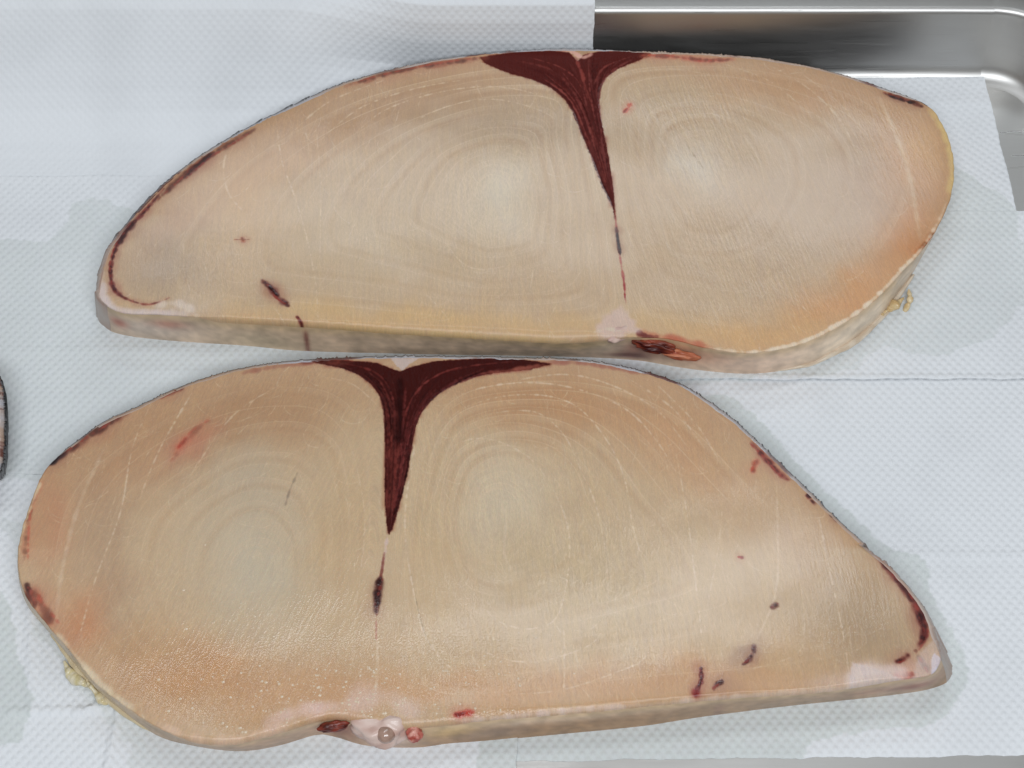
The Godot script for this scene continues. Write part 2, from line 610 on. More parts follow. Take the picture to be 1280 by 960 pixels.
func hairs(poly: PackedVector2Array, count: int, c: Color, alpha: float, lean_l: float, lean_r: float, split_x: float) -> void:
	# fine pale strands of connective tissue
	var lo := Vector2(1e9, 1e9)
	var hi := -lo
	for q in poly:
		lo = lo.min(q)
		hi = hi.max(q)
	for k in count:
		var p := Vector2(rng.randf_range(lo.x, hi.x), rng.randf_range(lo.y, hi.y))
		var lean := deg_to_rad(lean_l if p.x < split_x else lean_r) + rng.randfn(0, 0.5)
		var l := rng.randf_range(4, 20)
		var curve := rng.randfn(0, 0.03)
		var line := PackedVector2Array()
		for i in 5:
			line.append(p)
			p += Vector2(sin(lean), cos(lean)) * l / 4
			lean += curve * l
		stroke(line, rng.randf_range(0.22, 0.42), c, alpha * rng.randf_range(0.3, 1.0), 0.15, 0.5)

func finish(split_x: float, lean_l: float, lean_r: float, bumps: Array) -> Array:
	# adds the grain, then makes the textures
	var cim := PackedByteArray()
	cim.resize(W * H * 3)
	var h32 := PackedFloat32Array()
	h32.resize(W * H)
	var rim := PackedByteArray()
	rim.resize(W * H)
	var cl := Vector2(cos(deg_to_rad(lean_l)), -sin(deg_to_rad(lean_l)))
	var cr := Vector2(cos(deg_to_rad(lean_r)), -sin(deg_to_rad(lean_r)))
	for y in H:
		for x in W:
			var p := org + Vector2(x, y) / ppm
			var d := cl.lerp(cr, smoothstep(split_x - 8, split_x + 8, p.x))
			var across := p.dot(d) + 0.8 * warp.get_noise_2d(p.x, p.y)
			var along := p.dot(Vector2(-d.y, d.x))
			var g1 := grain.get_noise_2d(across * 0.62, along * 0.06)
			var g2 := grain.get_noise_2d(across * 1.7 + 70, along * 0.35)
			var g3 := grain.get_noise_2d(p.x * 2.2 + 200, p.y * 1.9)
			var amp := 0.62 + 0.35 * warp.get_noise_2d(p.x * 0.3 + 40, p.y * 0.3 + 40)
			var k := TONE * (1.0 + amp * (0.030 * g1 + 0.046 * g2) + 0.036 * g3)
			var i := y * W + x
			cim[i * 3] = int(clampf(cb[i * 3] * k * 1.0, 0, 1) * 255)
			cim[i * 3 + 1] = int(clampf(cb[i * 3 + 1] * k * 0.993, 0, 1) * 255)
			cim[i * 3 + 2] = int(clampf(cb[i * 3 + 2] * k * 1.02 * (1.0 - 0.02 * g1 * amp), 0, 1) * 255)
			h32[i] = hb[i] * 0.25 + amp * (0.34 * g1 + 0.22 * g2) + 0.16 * g3
			var e := p - mid
			var ed := reach[int(fposmod(e.angle(), TAU) / TAU * RN) % RN] - e.length()
			rim[i] = int(clampf(0.35 * exp(-maxf(ed, 0.0) / 5.0) + 0.115 + 0.02 * g3 + 0.02 * warp.get_noise_2d(p.x * 1.3 + 9, p.y * 1.3 + 60), 0.08, 0.9) * 255)
	# wet, pitted places
	for b in bumps:
		var c: Vector2 = b[0]
		var r: Vector2 = b[1]
		for y in range(maxi(0, int((c.y - 2 * r.y - org.y) * ppm)), mini(H, int((c.y + 2 * r.y - org.y) * ppm))):
			for x in range(maxi(0, int((c.x - 2 * r.x - org.x) * ppm)), mini(W, int((c.x + 2 * r.x - org.x) * ppm))):
				var p := org + Vector2(x, y) / ppm
				var w: float = b[2] * exp(-((p - c) / r).length_squared() * 1.5)
				var i := y * W + x
				h32[i] += w * 1.8 * grain.get_noise_2d(p.x * 1.15 + 33, p.y * 1.15)
				rim[i] = int(lerpf(rim[i], 34, clampf(w * 0.9, 0, 1)))
	return [
		tex(Image.create_from_data(W, H, false, Image.FORMAT_RGB8, cim)),
		tex(Image.create_from_data(W, H, false, Image.FORMAT_RF, h32.to_byte_array())),
		tex(Image.create_from_data(W, H, false, Image.FORMAT_L8, rim))]

# ------------------------------------------------------------------ a steak's shape
var outline := PackedVector2Array()   # mm, even spacing, clockwise seen from above
var under := PackedVector2Array()     # where each of its points stands on the towel
var mid := Vector2.ZERO
var lip := PackedFloat32Array()       # edge rounding in mm
var reach := PackedFloat32Array()     # outline radius by angle
var lip_at := PackedFloat32Array()
const RN := 1440

func ray(poly: PackedVector2Array, dir: Vector2) -> float:
	var best := 0.0
	for i in poly.size():
		var hit = Geometry2D.segment_intersects_segment(mid, mid + dir * 600, poly[i], poly[(i + 1) % poly.size()])
		if hit != null:
			best = maxf(best, mid.distance_to(hit))
	return best

func shape(top: PackedVector2Array, base: PackedVector2Array, centre: Vector2, front: Array, r_front: float, r_back: float) -> void:
	mid = centre
	outline = even(spline(top, true, 1.0), 1000)
	for i in outline.size():
		outline[i] += (outline[i] - mid).normalized() * 0.35 * fine.get_noise_2d(outline[i].x * 0.35, outline[i].y * 0.35)
	var bs := spline(base, true, 2.0)
	under = PackedVector2Array()
	lip = PackedFloat32Array()
	for p in outline:
		var d := (p - mid).normalized()
		var u := mid + d * ray(bs, d)
		under.append(Vector2(u.x, maxf(u.y, -162.0)))
		var f: float = smoothstep(front[0] - 6.0, front[0] + 6.0, p.x) * (1.0 - smoothstep(front[1] - 12.0, front[1] + 12.0, p.x)) if p.y > mid.y else 0.0
		lip.append(lerpf(r_back, r_front, f))
	reach = PackedFloat32Array()
	lip_at = PackedFloat32Array()
	reach.resize(RN)
	lip_at.resize(RN)
	var n := outline.size()
	for i in n:
		var a := outline[i] - mid
		var b := outline[(i + 1) % n] - mid
		var ka := fposmod(a.angle(), TAU) / TAU * RN
		var kb := fposmod(b.angle(), TAU) / TAU * RN
		if kb < ka - RN / 2.0: kb += RN
		for k in range(int(floor(ka)), int(ceil(kb)) + 1):
			var t := clampf((k - ka) / maxf(kb - ka, 1e-5), 0, 1)
			reach[posmod(k, RN)] = a.lerp(b, t).length()
			lip_at[posmod(k, RN)] = lerpf(lip[i], lip[(i + 1) % n], t)

func face_y(p: Vector2) -> float:
	# millimetres
	var e := p - mid
	var k := fposmod(e.angle(), TAU) / TAU * RN
	var i := int(k) % RN
	var f := k - floorf(k)
	var r := lerpf(reach[i], reach[(i + 1) % RN], f)
	var l := lerpf(lip_at[i], lip_at[(i + 1) % RN], f)
	return face_y_at(p, maxf(0.0, r - e.length()), l)

func face_y_at(p: Vector2, d: float, l: float) -> float:
	var y := STEAK_T * 1000 + 0.3 * warp.get_noise_2d(p.x * 0.35, p.y * 0.35 + 200) + 0.012 * warp.get_noise_2d(p.x * 2.2, p.y * 2.2)
	if d < l:
		var q := 1.0 - d / l
		y -= l * 0.8 * (1.0 - sqrt(maxf(0.0, 1.0 - q * q)))
	return y

func face_mesh() -> ArrayMesh:
	var v := PackedVector3Array()
	var uv := PackedVector2Array()
	var n := outline.size()
	var rows := []
	for q in [0.0, 0.03, 0.09, 0.18, 0.3, 0.45, 0.65, 0.85, 1.0]:
		rows.append([q, 0.0])
	for k in range(1, 61):
		rows.append([1.0, k / 60.0])
	for row in rows:
		for i in n:
			var e := outline[i] - mid
			var r := e.length()
			var d: float = row[0] * lip[i]
			d += (r - lip[i] - 0.5) * row[1]
			var p := mid + e / r * maxf(r - d, 0.2)
			if row[1] == 1.0: p = mid
			v.append(Vector3(p.x, face_y_at(p, d, lip[i]), p.y) * MM)
			uv.append((p - org) * ppm / Vector2(W, H))
	return grid_mesh(v, uv, PackedColorArray(), n, rows.size(), true, true)

func patch_mesh(poly: PackedVector2Array, lift: float) -> ArrayMesh:
	# a piece let into the cut face, following it a little proud, with a skirt into the flesh
	var edge := spline(poly, true, 1.2)
	var all := edge.duplicate()
	var lo := Vector2(1e9, 1e9)
	var hi := -lo
	for q in edge:
		lo = lo.min(q)
		hi = hi.max(q)
	var x := lo.x
	while x < hi.x:
		var z := lo.y
		while z < hi.y:
			var p := Vector2(x + 0.35 * sin(z * 3.1), z + 0.35 * sin(x * 2.7))
			if Geometry2D.is_point_in_polygon(p, edge):
				all.append(p)
			z += 1.5
		x += 1.5
	var v := PackedVector3Array()
	var uv := PackedVector2Array()
	for p in all:
		v.append(Vector3(p.x, face_y(p) + lift, p.y) * MM)
		uv.append((p - org) * ppm / Vector2(W, H))
	var idx := PackedInt32Array()
	var tri := Geometry2D.triangulate_delaunay(all)
	for t in range(0, tri.size(), 3):
		var a := all[tri[t]]
		var b := all[tri[t + 1]]
		var c := all[tri[t + 2]]
		if Geometry2D.is_point_in_polygon((a + b + c) / 3, edge):
			if (b - a).cross(c - a) > 0:
				idx.append_array(PackedInt32Array([tri[t], tri[t + 1], tri[t + 2]]))
			else:
				idx.append_array(PackedInt32Array([tri[t], tri[t + 2], tri[t + 1]]))
	var n := edge.size()
	var at := v.size()
	for i in n:
		v.append(v[i] - Vector3(0, 0.003, 0))
		uv.append(uv[i])
	for i in n:
		v.append(v[i])
		uv.append(uv[i])
	var cw := Geometry2D.is_polygon_clockwise(edge)
	for i in n:
		var j := (i + 1) % n
		if cw:
			idx.append_array(PackedInt32Array([at + n + i, at + i, at + n + j, at + n + j, at + i, at + j]))
		else:
			idx.append_array(PackedInt32Array([at + n + i, at + n + j, at + i, at + n + j, at + j, at + i]))
	return indexed(v, uv, PackedColorArray(), idx)

func nearest(p: Vector2) -> int:
	var best := 0
	for i in outline.size():
		if outline[i].distance_squared_to(p) < outline[best].distance_squared_to(p):
			best = i
	return best

func side_mesh(from: int, to: int, base: Color, blobs: Array, bulge: float, seed_: int) -> ArrayMesh:
	# the cut side between two points of the outline, going clockwise
	var v := PackedVector3Array()
	var col := PackedColorArray()
	var n := outline.size()
	var count := posmod(to - from, n) + 1
	var rows := 14
	for j in rows + 1:
		var f := float(j) / rows
		for k in count:
			var i := (from + k) % n
			var top := face_y_at(outline[i], 0.0, lip[i])
			var p := outline[i].lerp(under[i], f)
			var out_ := (outline[i] - mid).normalized()
			p += out_ * (sin(f * PI) * bulge + 0.5 * sin(f * PI) * warp.get_noise_2d(p.x * 2, f * 20 + seed_ * 40))
			var y := lerpf(top, 0.4, f)
			v.append(Vector3(p.x, y, p.y) * MM)
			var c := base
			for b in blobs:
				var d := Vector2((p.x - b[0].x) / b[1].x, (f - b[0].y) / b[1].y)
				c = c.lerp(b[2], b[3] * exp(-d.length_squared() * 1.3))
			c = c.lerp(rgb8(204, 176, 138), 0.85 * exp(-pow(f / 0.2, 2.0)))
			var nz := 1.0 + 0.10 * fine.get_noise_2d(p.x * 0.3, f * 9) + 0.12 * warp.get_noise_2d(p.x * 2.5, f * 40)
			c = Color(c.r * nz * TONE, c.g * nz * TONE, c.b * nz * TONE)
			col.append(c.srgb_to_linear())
	return grid_mesh(v, PackedVector2Array(), col, count, rows + 1, false, true)

func skin_mesh(from: int, to: int, seed_: int, pale_from := -1.0, pale_to := 2.0) -> ArrayMesh:
	# the rind along the back: pale under-layer at the cut, grey outside with black scale tips
	var v := PackedVector3Array()
	var col := PackedColorArray()
	var n := outline.size()
	var count := (posmod(to - from, n)) * 3 + 1
	var prof := [[-1.0, 0.02], [-0.5, 0.16], [0.1, 0.12], [0.6, -0.2], [0.95, -0.8], [1.0, -2.0], [0.9, -6.0], [0.6, -12.0], [0.2, -21.6]]
	for j in prof.size():
		for k in count:
			var i := (from + k / 3) % n
			var fr := (k % 3) / 3.0
			var p0 := outline[i].lerp(outline[(i + 1) % n], fr)
			var u0 := under[i].lerp(under[(i + 1) % n], fr)
			var ends := clampf(minf(k, count - 1 - k) / 30.0, 0.15, 1)
			var out_ := (p0 - mid).normalized()
			var tangent := (outline[(i + 2) % n] - outline[(i - 2 + n) % n]).normalized()
			var normal := Vector2(tangent.y, -tangent.x)
			if normal.dot(out_) < 0: normal = -normal
			var speck := 0.7 * fine.get_noise_2d(k * 0.45 + seed_ * 400, 3.0) + 0.5 * fine.get_noise_2d(k * 0.12 + seed_ * 700, 9.0)
			var thick := (0.75 + 0.5 * warp.get_noise_2d(k * 0.25, seed_ * 50.0)) * ends
			var o: float = prof[j][0]
			if o > 0: o = (o + maxf(0.0, speck - 0.12) * 1.5) * ends
			else: o *= thick * 1.3
			var dy: float = prof[j][1]
			var f: float = clampf(-dy / 21.6, 0, 1)
			var p := p0.lerp(u0, f) + normal * o
			var y: float = (face_y_at(p0, 0.0, lip[i]) + dy) if dy > -20 else 0.3
			if j < 3: y = maxf(face_y(p0 + normal * minf(o, 0.0)), face_y_at(p0, 0.0, lip[i])) + dy * ends
			v.append(Vector3(p.x, y, p.y) * MM)
			var c: Color
			if j < 3:
				var pale := warp.get_noise_2d(k * 0.12 + 900, seed_ * 20.0)
				c = rgb8(176, 152, 136).lerp(rgb8(176, 174, 178), clampf(0.5 + pale * 2.2, 0, 1))
				var dark := clampf((warp.get_noise_2d(k * 0.2 + 300, seed_ * 70.0) - 0.12) * 5.0, 0, 1)
				c = c.lerp(rgb8(92, 50, 42), dark * 0.8)
			else:
				c = rgb8(112, 110, 112).lerp(rgb8(70, 68, 72), clampf(0.5 + fine.get_noise_2d(k * 0.5, j * 1.7), 0, 1))
				if speck > 0.12 and j < 6: c = rgb8(26, 24, 28)
			var fk := float(k) / count
			var pl := maxf(1.0 - smoothstep(pale_from - 0.03, pale_from + 0.03, fk), smoothstep(pale_to - 0.03, pale_to + 0.03, fk))
			c = c.lerp(rgb8(186, 172, 162).lerp(rgb8(170, 130, 112), clampf(0.3 + warp.get_noise_2d(k * 0.3, j * 9.0), 0, 1)), pl * 0.93)
			col.append(c.srgb_to_linear())
	return grid_mesh(v, PackedVector2Array(), col, count, prof.size(), false, true)

func lump(at: Vector3, r: Vector3, c0: Color, c1: Color, rough: float, seed_: int, turn := 0.0) -> ArrayMesh:
	# an uneven rounded piece of tissue, mm
	var v := PackedVector3Array()
	var col := PackedColorArray()
	var nu := 40
	var nv := 22
	for j in nv:
		for i in nu:
			var a := TAU * i / nu
			var b := PI * j / (nv - 1) - PI / 2
			var d := Vector3(cos(b) * cos(a), sin(b), cos(b) * sin(a))
			var k := 1.0 + rough * undulate.get_noise_3d(d.x * 0.05 + seed_ * 10, d.y * 0.05, d.z * 0.05) + 0.12 * rough * fine.get_noise_3d(d.x * 3, d.y * 3 + seed_, d.z * 3)
			v.append((at + (d * k * r).rotated(Vector3.UP, turn)) * MM)
			var m := clampf(0.5 + 1.4 * fine.get_noise_3d(d.x * 1.6 + 50, d.y * 1.6 + seed_ * 7, d.z * 1.6), 0, 1)
			var c := c0.lerp(c1, m)
			col.append(Color(c.r * TONE, c.g * TONE, c.b * TONE).srgb_to_linear())
	return grid_mesh(v, PackedVector2Array(), col, nu, nv, true, false)

func flap(line: PackedVector2Array, y0: float, y1: float, radius: float, c0: Color, c1: Color, seed_: int) -> ArrayMesh:
	# a lumpy string of fat along a line
	var sp := spline(line, false, 0.6)
	var v := PackedVector3Array()
	var col := PackedColorArray()
	var nu := 14
	for j in sp.size():
		var t := float(j) / (sp.size() - 1)
		var dir := (sp[mini(j + 1, sp.size() - 1)] - sp[maxi(j - 1, 0)]).normalized()
		var side := Vector2(-dir.y, dir.x)
		var r := radius * pow(maxf(0.0, sin(PI * clampf(t, 0.0, 1.0))), 0.4) * (0.85 + 0.9 * fine.get_noise_2d(t * 4 + seed_ * 20, 2)) + 0.02
		var y := lerpf(y0, y1, t) + 1.2 * fine.get_noise_2d(t * 10, seed_ * 9)
		for i in nu:
			var a := TAU * i / nu
			var rr := r * (1.0 + 0.25 * fine.get_noise_3d(t * 5, cos(a) * 0.8 + seed_ * 3, sin(a) * 0.8))
			var p := sp[j] + side * cos(a) * rr * 1.3
			v.append(Vector3(p.x, y + sin(a) * rr, p.y) * MM)
			var c := c0.lerp(c1, clampf(0.5 + 1.3 * fine.get_noise_2d(t * 16, a + seed_ * 5), 0, 1))
			col.append(Color(c.r * TONE, c.g * TONE, c.b * TONE).srgb_to_linear())
	return grid_mesh(v, PackedVector2Array(), col, nu, sp.size(), true, true)

func tissue(rough: float, coat := 0.3) -> StandardMaterial3D:
	var m := StandardMaterial3D.new()
	m.vertex_color_use_as_albedo = true
	m.metallic_specular = 0.4
	m.roughness = rough
	m.clearcoat_enabled = coat > 0
	m.clearcoat = coat
	m.clearcoat_roughness = 0.12
	return m

func face_material(maps: Array) -> StandardMaterial3D:
	var m := StandardMaterial3D.new()
	m.albedo_texture = maps[0]
	m.heightmap_enabled = true
	m.heightmap_texture = maps[1]
	m.heightmap_scale = 0.0055
	m.roughness = 1.0
	m.roughness_texture = maps[2]
	m.metallic_specular = 0.36
	m.subsurf_scatter_enabled = true
	m.subsurf_scatter_strength = 0.06
	m.texture_repeat = false
	return m

func beads(parent: Node3D, area: Array, count: int, seed_: int) -> void:
	# droplets of moisture standing on the cut face
	rng.seed = seed_
	var dv := PackedVector3Array()
	for j in 6:
		for i in 12:
			var r := 0.62 * j / 5.0
			dv.append(Vector3(cos(TAU * i / 12) * r, 0.15 * pow(1.0 - pow(j / 5.0, 2.0), 1.4) - 0.01, sin(TAU * i / 12) * r) * MM)
	var dome := grid_mesh(dv, PackedVector2Array(), PackedColorArray(), 12, 6, true, false)
	var where: Array[Transform3D] = []
	while where.size() < count:
		var a = area[rng.randi() % area.size()]
		var p := (a[0] as Vector2) + Vector2(rng.randfn(0, 1), rng.randfn(0, 1)) * (a[1] as Vector2) * 0.6
		var e := p - mid
		var k := int(fposmod(e.angle(), TAU) / TAU * RN) % RN
		if e.length() > reach[k] - 2.0: continue
		var s := 0.22 + 0.7 * pow(rng.randf(), 2.2)
		if fine.get_noise_2d(p.x * 0.25, p.y * 0.25) < -0.05: continue
		where.append(Transform3D(Basis.from_euler(Vector3(0, rng.randf() * TAU, 0)).scaled(Vector3(s * rng.randf_range(0.8, 1.4), s, s)), Vector3(p.x, face_y(p), p.y) * MM))
	var mm := MultiMesh.new()
	mm.transform_format = MultiMesh.TRANSFORM_3D
	mm.mesh = dome
	mm.instance_count = count
	for i in count:
		mm.set_instance_transform(i, where[i])
	var m := StandardMaterial3D.new()
	m.albedo_color = rgb8(218, 197, 170)  # lighter than the flesh, so a glint is painted into the droplets
	m.roughness = 0.06
	m.metallic_specular = 0.7
	m.clearcoat_enabled = true
	m.clearcoat = 1.0
	m.clearcoat_roughness = 0.05
	var o := MultiMeshInstance3D.new()
	o.name = "moisture"
	o.multimesh = mm
	o.material_override = m
	o.set_meta("kind", "stuff")
	parent.add_child(o, true)

# ------------------------------------------------------------------ the upper steak
func build_upper_steak() -> void:
	var t := thing("fish_steak", "thick raw fish steak at the back, its pointed end left and yellow-edged end right", "fish steak", "raw fish steaks on paper towels")
	var top := pts([-175.0, -35.4, -175.5, -44.2, -174.3, -55.7, -171.7, -64.0, -165.0, -76.1, -154.3, -92.3, -138.1, -109.6, -121.3, -122.8, -104.1, -134.0, -79.6, -148.6, -51.0, -159.6, -25.6, -165.7, 0.0, -168.9, 22.0, -170.3, 37.7, -169.9, 58.6, -168.9, 87.8, -167.5, 113.3, -165.2, 134.8, -160.1, 152.5, -154.1, 169.9, -146.3, 186.4, -138.1, 192.2, -128.2, 195.0, -114.9, 194.8, -100.9, 191.1, -85.8, 183.9, -71.0, 175.7, -58.6, 168.4, -50.8, 160.6, -41.4, 151.6, -32.1, 140.7, -23.4, 127.3, -15.5, 113.6, -10.4, 96.7, -8.1, 80.2, -10.8, 67.0, -14.7, 53.6, -15.9, 40.2, -15.5, 20.1, -14.7, 0.0, -15.9, -26.8, -17.9, -53.7, -19.8, -80.7, -22.2, -104.4, -23.8, -128.1, -25.4, -148.4, -27.0, -165.4, -28.2])
	var base := pts([-179.9, -40.2, -181.2, -66.0, -164.9, -96.0, -124.7, -137.1, -81.8, -161.6, -26.3, -178.2, 38.7, -183.0, 116.2, -177.2, 174.4, -157.4, 193.5, -145.3, 198.7, -115.8, 192.4, -91.6, 180.0, -68.1, 171.5, -54.2, 161.8, -40.2, 145.2, -24.8, 126.5, -14.4, 102.3, -10.0, 75.2, -12.4, 54.8, -16.4, 34.3, -18.0, 13.7, -18.8, -13.7, -19.2, -48.0, -20.0, -89.3, -21.2, -116.9, -24.0, -149.9, -26.8, -169.1, -29.6, -176.4, -33.7])
	shape(top, base, Vector2(5.2, -77.4), [-128.0, 40.2], 4.5, 0.8)
	ppm = 4.3
	canvas(Vector2(-198.2, -173.2) - Vector2(4, 4), Vector2(191.5, -5.4) + Vector2(8, 4))
	var blobs := []
	for b in [
		[Vector2(-57.5, -136.3), Vector2(80, 18), -18, rgb8(174, 138, 102), 0.85],
		[Vector2(-109.4, -103.1), Vector2(40, 14), -30, rgb8(190, 156, 120), 0.7],
		[Vector2(130.1, -145.4), Vector2(55, 13), 12, rgb8(190, 152, 115), 0.85],
		[Vector2(68.6, -143.1), Vector2(25, 18), 0, rgb8(190, 168, 136), 0.6],
		[Vector2(0.0, -129.5), Vector2(60, 16), 4, rgb8(172, 150, 122), 0.7],
		[Vector2(157.6, -90.1), Vector2(26, 34), 0, rgb8(180, 154, 130), 0.7],
		[Vector2(-6.3, -88.0), Vector2(16, 24), 10, rgb8(202, 190, 164), 0.75],
		[Vector2(80.5, -105.2), Vector2(16, 12), 40, rgb8(206, 194, 172), 0.85],
		[Vector2(-55.1, -60.6), Vector2(60, 26), 0, rgb8(194, 174, 142), 0.6],
		[Vector2(125.1, -77.4), Vector2(50, 40), 0, rgb8(192, 170, 144), 0.6],
		[Vector2(179.9, -103.1), Vector2(16, 40), -8, rgb8(200, 156, 118), 0.7],
		[Vector2(186.6, -116.2), Vector2(12, 20), -10, rgb8(206, 168, 118), 0.6],
		[Vector2(172.3, -62.7), Vector2(16, 22), 30, rgb8(190, 128, 78), 0.75],
		[Vector2(142.3, -34.2), Vector2(40, 14), -32, rgb8(204, 152, 104), 0.85],
		[Vector2(103.9, -16.3), Vector2(50, 9), -2, rgb8(204, 164, 116), 0.9],
		[Vector2(-40.4, -23.4), Vector2(130, 9), 2, rgb8(202, 170, 120), 0.85],
		[Vector2(-150.7, -52.4), Vector2(20, 22), -30, rgb8(168, 148, 124), 0.8],
		[Vector2(-147.4, -73.1), Vector2(20, 10), -45, rgb8(180, 146, 116), 0.6],
		[Vector2(-118.5, -81.6), Vector2(16, 30), -8, rgb8(200, 164, 122), 0.45],
		[Vector2(-100.1, -37.0), Vector2(14, 9), 45, rgb8(176, 150, 118), 0.5],
		[Vector2(-138.4, -27.4), Vector2(14, 7), 0, rgb8(196, 180, 160), 0.7],
	]:
		blobs.append(b)
	ground(rgb8(192, 168, 136), blobs)
	var edge := outline.duplicate()
	var half_l := pts([36.6, -166.1, 37.6, -129.5, 42.0, -90.1, 47.3, -52.4, 45.7, -19.4, -13.4, -18.7, -80.8, -23.4, -138.4, -28.2, -162.4, -32.1, -168.2, -56.5, -144.1, -96.6, -110.9, -127.3, -68.8, -149.9, -14.6, -163.8])
	var half_r := pts([43.8, -161.5, 95.0, -165.2, 145.4, -155.9, 180.0, -138.5, 191.5, -111.8, 187.5, -81.6, 167.8, -52.4, 145.2, -28.2, 107.0, -11.6, 70.3, -14.7, 52.1, -20.2, 48.6, -52.4, 44.8, -90.1, 40.1, -129.5])
	rings(Vector2(-7.7, -88.0), half_l, 17, rgb8(214, 194, 162), 0.66, 1)
	rings(Vector2(84.6, -100.9), half_r, 13, rgb8(210, 190, 160), 0.58, 2)
	for l in [
		[[-105.7, -129.5, -101.9, -107.4, -95.9, -90.1, -90.0, -71.0, -84.3, -46.3, -81.5, -23.4], 0.8, 0.55],
		[[-87.5, -125.1, -84.2, -94.4, -82.8, -64.8, -82.5, -44.2], 0.6, 0.4],
		[[-142.2, -64.8, -139.4, -48.3, -135.5, -34.2], 0.7, 0.45], [[-121.5, -125.1, -127.3, -107.4, -124.3, -90.1, -114.7, -77.4], 1.0, 0.35],
		[[-71.3, -120.6, -57.5, -134.9, -36.1, -144.5, -14.5, -148.6, 3.6, -146.7, 18.0, -140.8], 0.9, 0.5],
		[[-85.4, -118.4, -68.3, -136.3, -43.4, -147.6, -18.1, -153.2], 0.9, 0.45],
		[[-50.0, -125.1, -28.8, -137.6, -7.2, -141.3, 14.4, -134.0, 25.0, -122.8], 0.8, 0.4],
		[[-99.8, -120.6, -82.8, -139.5, -58.0, -152.2], 1.0, 0.45],
		[[-31.1, -67.7, -22.6, -54.4, -13.7, -49.9, 0.0, -52.0], 0.7, 0.5],
		[[36.6, -83.7, 33.7, -60.6, 26.6, -44.2, 17.0, -35.4], 0.6, 0.4],
		[[165.3, -143.1, 171.0, -120.6, 175.0, -96.6, 175.7, -75.2, 176.0, -64.8], 3.2, 0.4],
		[[116.7, -161.5, 133.9, -147.6, 146.8, -129.5, 152.5, -111.8], 1.0, 0.35], [[130.9, -156.8, 147.6, -138.5, 156.8, -120.6], 0.9, 0.35],
		[[94.8, -162.4, 116.1, -152.2, 132.8, -134.0], 0.9, 0.3], [[50.9, -155.9, 72.8, -158.7, 94.4, -154.1], 0.7, 0.3],
	]:
		stroke(pts(l[0]), l[1] * 0.72, rgb8(214, 194, 162), l[2] * 0.62, 0.3, 0.8 if l[1] < 1.3 else 0.25)
	stroke(pts([77.5, -116.2, 80.7, -109.6, 84.6, -102.2]), 0.7, rgb8(166, 146, 118), 0.5, -0.8, 0.4)
	hairs(edge, 1000, rgb8(216, 200, 170), 0.30, 2, 16, 0.0 + 43.8)
	# dark muscle, painted with soft edges under its own piece
	var dark := pts([-14.6, -165.2, 0.0, -168.0, 18.3, -168.9, 26.3, -168.0, 29.9, -162.9, 32.9, -166.6, 39.5, -168.5, 51.3, -168.9, 63.7, -167.5, 57.7, -163.3, 48.1, -158.7, 42.5, -153.6, 39.1, -147.6, 38.6, -140.8, 39.8, -129.5, 41.9, -116.2, 43.4, -103.1, 44.5, -90.1, 45.1, -74.8, 43.3, -85.0, 40.0, -93.5, 36.4, -106.5, 33.7, -114.0, 31.0, -122.8, 28.0, -133.6, 23.8, -141.3, 18.1, -147.6, 8.7, -152.7, 0.0, -155.5, -5.8, -158.2, -12.4, -161.9])
	fill_poly(dark, rgb8(150, 86, 64), 0.6, 2.4)
	fill_poly(dark, rgb8(116, 50, 40), 0.6, 1.1)
	fill_poly(dark, rgb8(78, 30, 26), 0.98, 0.35)
	fibres(pts([-13.1, -164.3, 3.6, -155.9, 21.7, -144.0, 31.4, -121.5, 39.3, -95.3, 44.6, -80.7]), pts([26.3, -167.5, 29.9, -161.5, 34.7, -147.6, 38.6, -125.1, 42.3, -100.9, 45.2, -77.4]), 60, rgb8(52, 16, 14), rgb8(134, 66, 58))
	fibres(pts([62.9, -168.0, 51.0, -161.5, 42.1, -153.2, 38.9, -138.5, 41.2, -116.2, 44.7, -85.8]), pts([32.9, -166.1, 32.8, -159.6, 35.4, -146.7, 38.6, -125.1, 41.6, -100.9, 44.9, -80.7]), 48, rgb8(52, 16, 14), rgb8(128, 66, 60))
	for l in [[[0.0, -163.8, 18.2, -157.8, 28.9, -143.1, 35.0, -122.8, 38.9, -105.2], 1.2, 0.22], [[8.0, -165.2, 21.9, -159.6, 30.4, -150.4, 34.1, -134.0], 0.7, 0.35], [[34.6, -161.5, 35.4, -143.1, 38.5, -120.6, 40.9, -100.9], 0.7, 0.35], [[54.8, -166.1, 41.9, -159.6, 36.9, -149.5], 0.8, 0.3]]:
		stroke(pts(l[0]), l[1], rgb8(132, 66, 58), l[2], 0.5, 0.6)
	for l in [[[3.6, -160.5, 20.0, -153.2, 29.5, -138.5, 34.8, -116.2], 1.4, 0.4], [[37.0, -152.2, 37.3, -134.0, 39.7, -111.8], 1.2, 0.4]]:
		stroke(pts(l[0]), l[1], rgb8(66, 22, 20), l[2], 0.0, 0.5)
	stroke(pts([28.9, -166.1, 29.9, -161.5, 31.6, -155.9, 32.9, -148.6, 33.9, -141.3]), 1.3, rgb8(128, 60, 52), 0.7, 0.5, 0.5)
	stroke(pts([22.0, -169.4, 27.8, -168.5, 32.2, -165.2, 37.3, -168.0]), 1.8, rgb8(214, 166, 146), 0.8, 0.4, 0.4)
	stroke(pts([44.6, -80.7, 45.5, -64.8, 46.6, -52.4, 47.7, -42.2, 48.1, -32.1]), 1.0, rgb8(166, 92, 80), 0.75, 0.0, 0.3)
	mark(pts([45.0, -71.9, 45.5, -64.8, 46.4, -57.3]), 1.4, rgb8(66, 32, 24), 0.9, 0.0, 0.3)
	stroke(pts([45.3, -69.0, 46.1, -59.8]), 1.1, rgb8(48, 32, 28), 0.9)
	stroke(pts([47.4, -46.3, 47.8, -34.2]), 0.6, rgb8(140, 40, 44), 0.7, 0.0, 0.3)
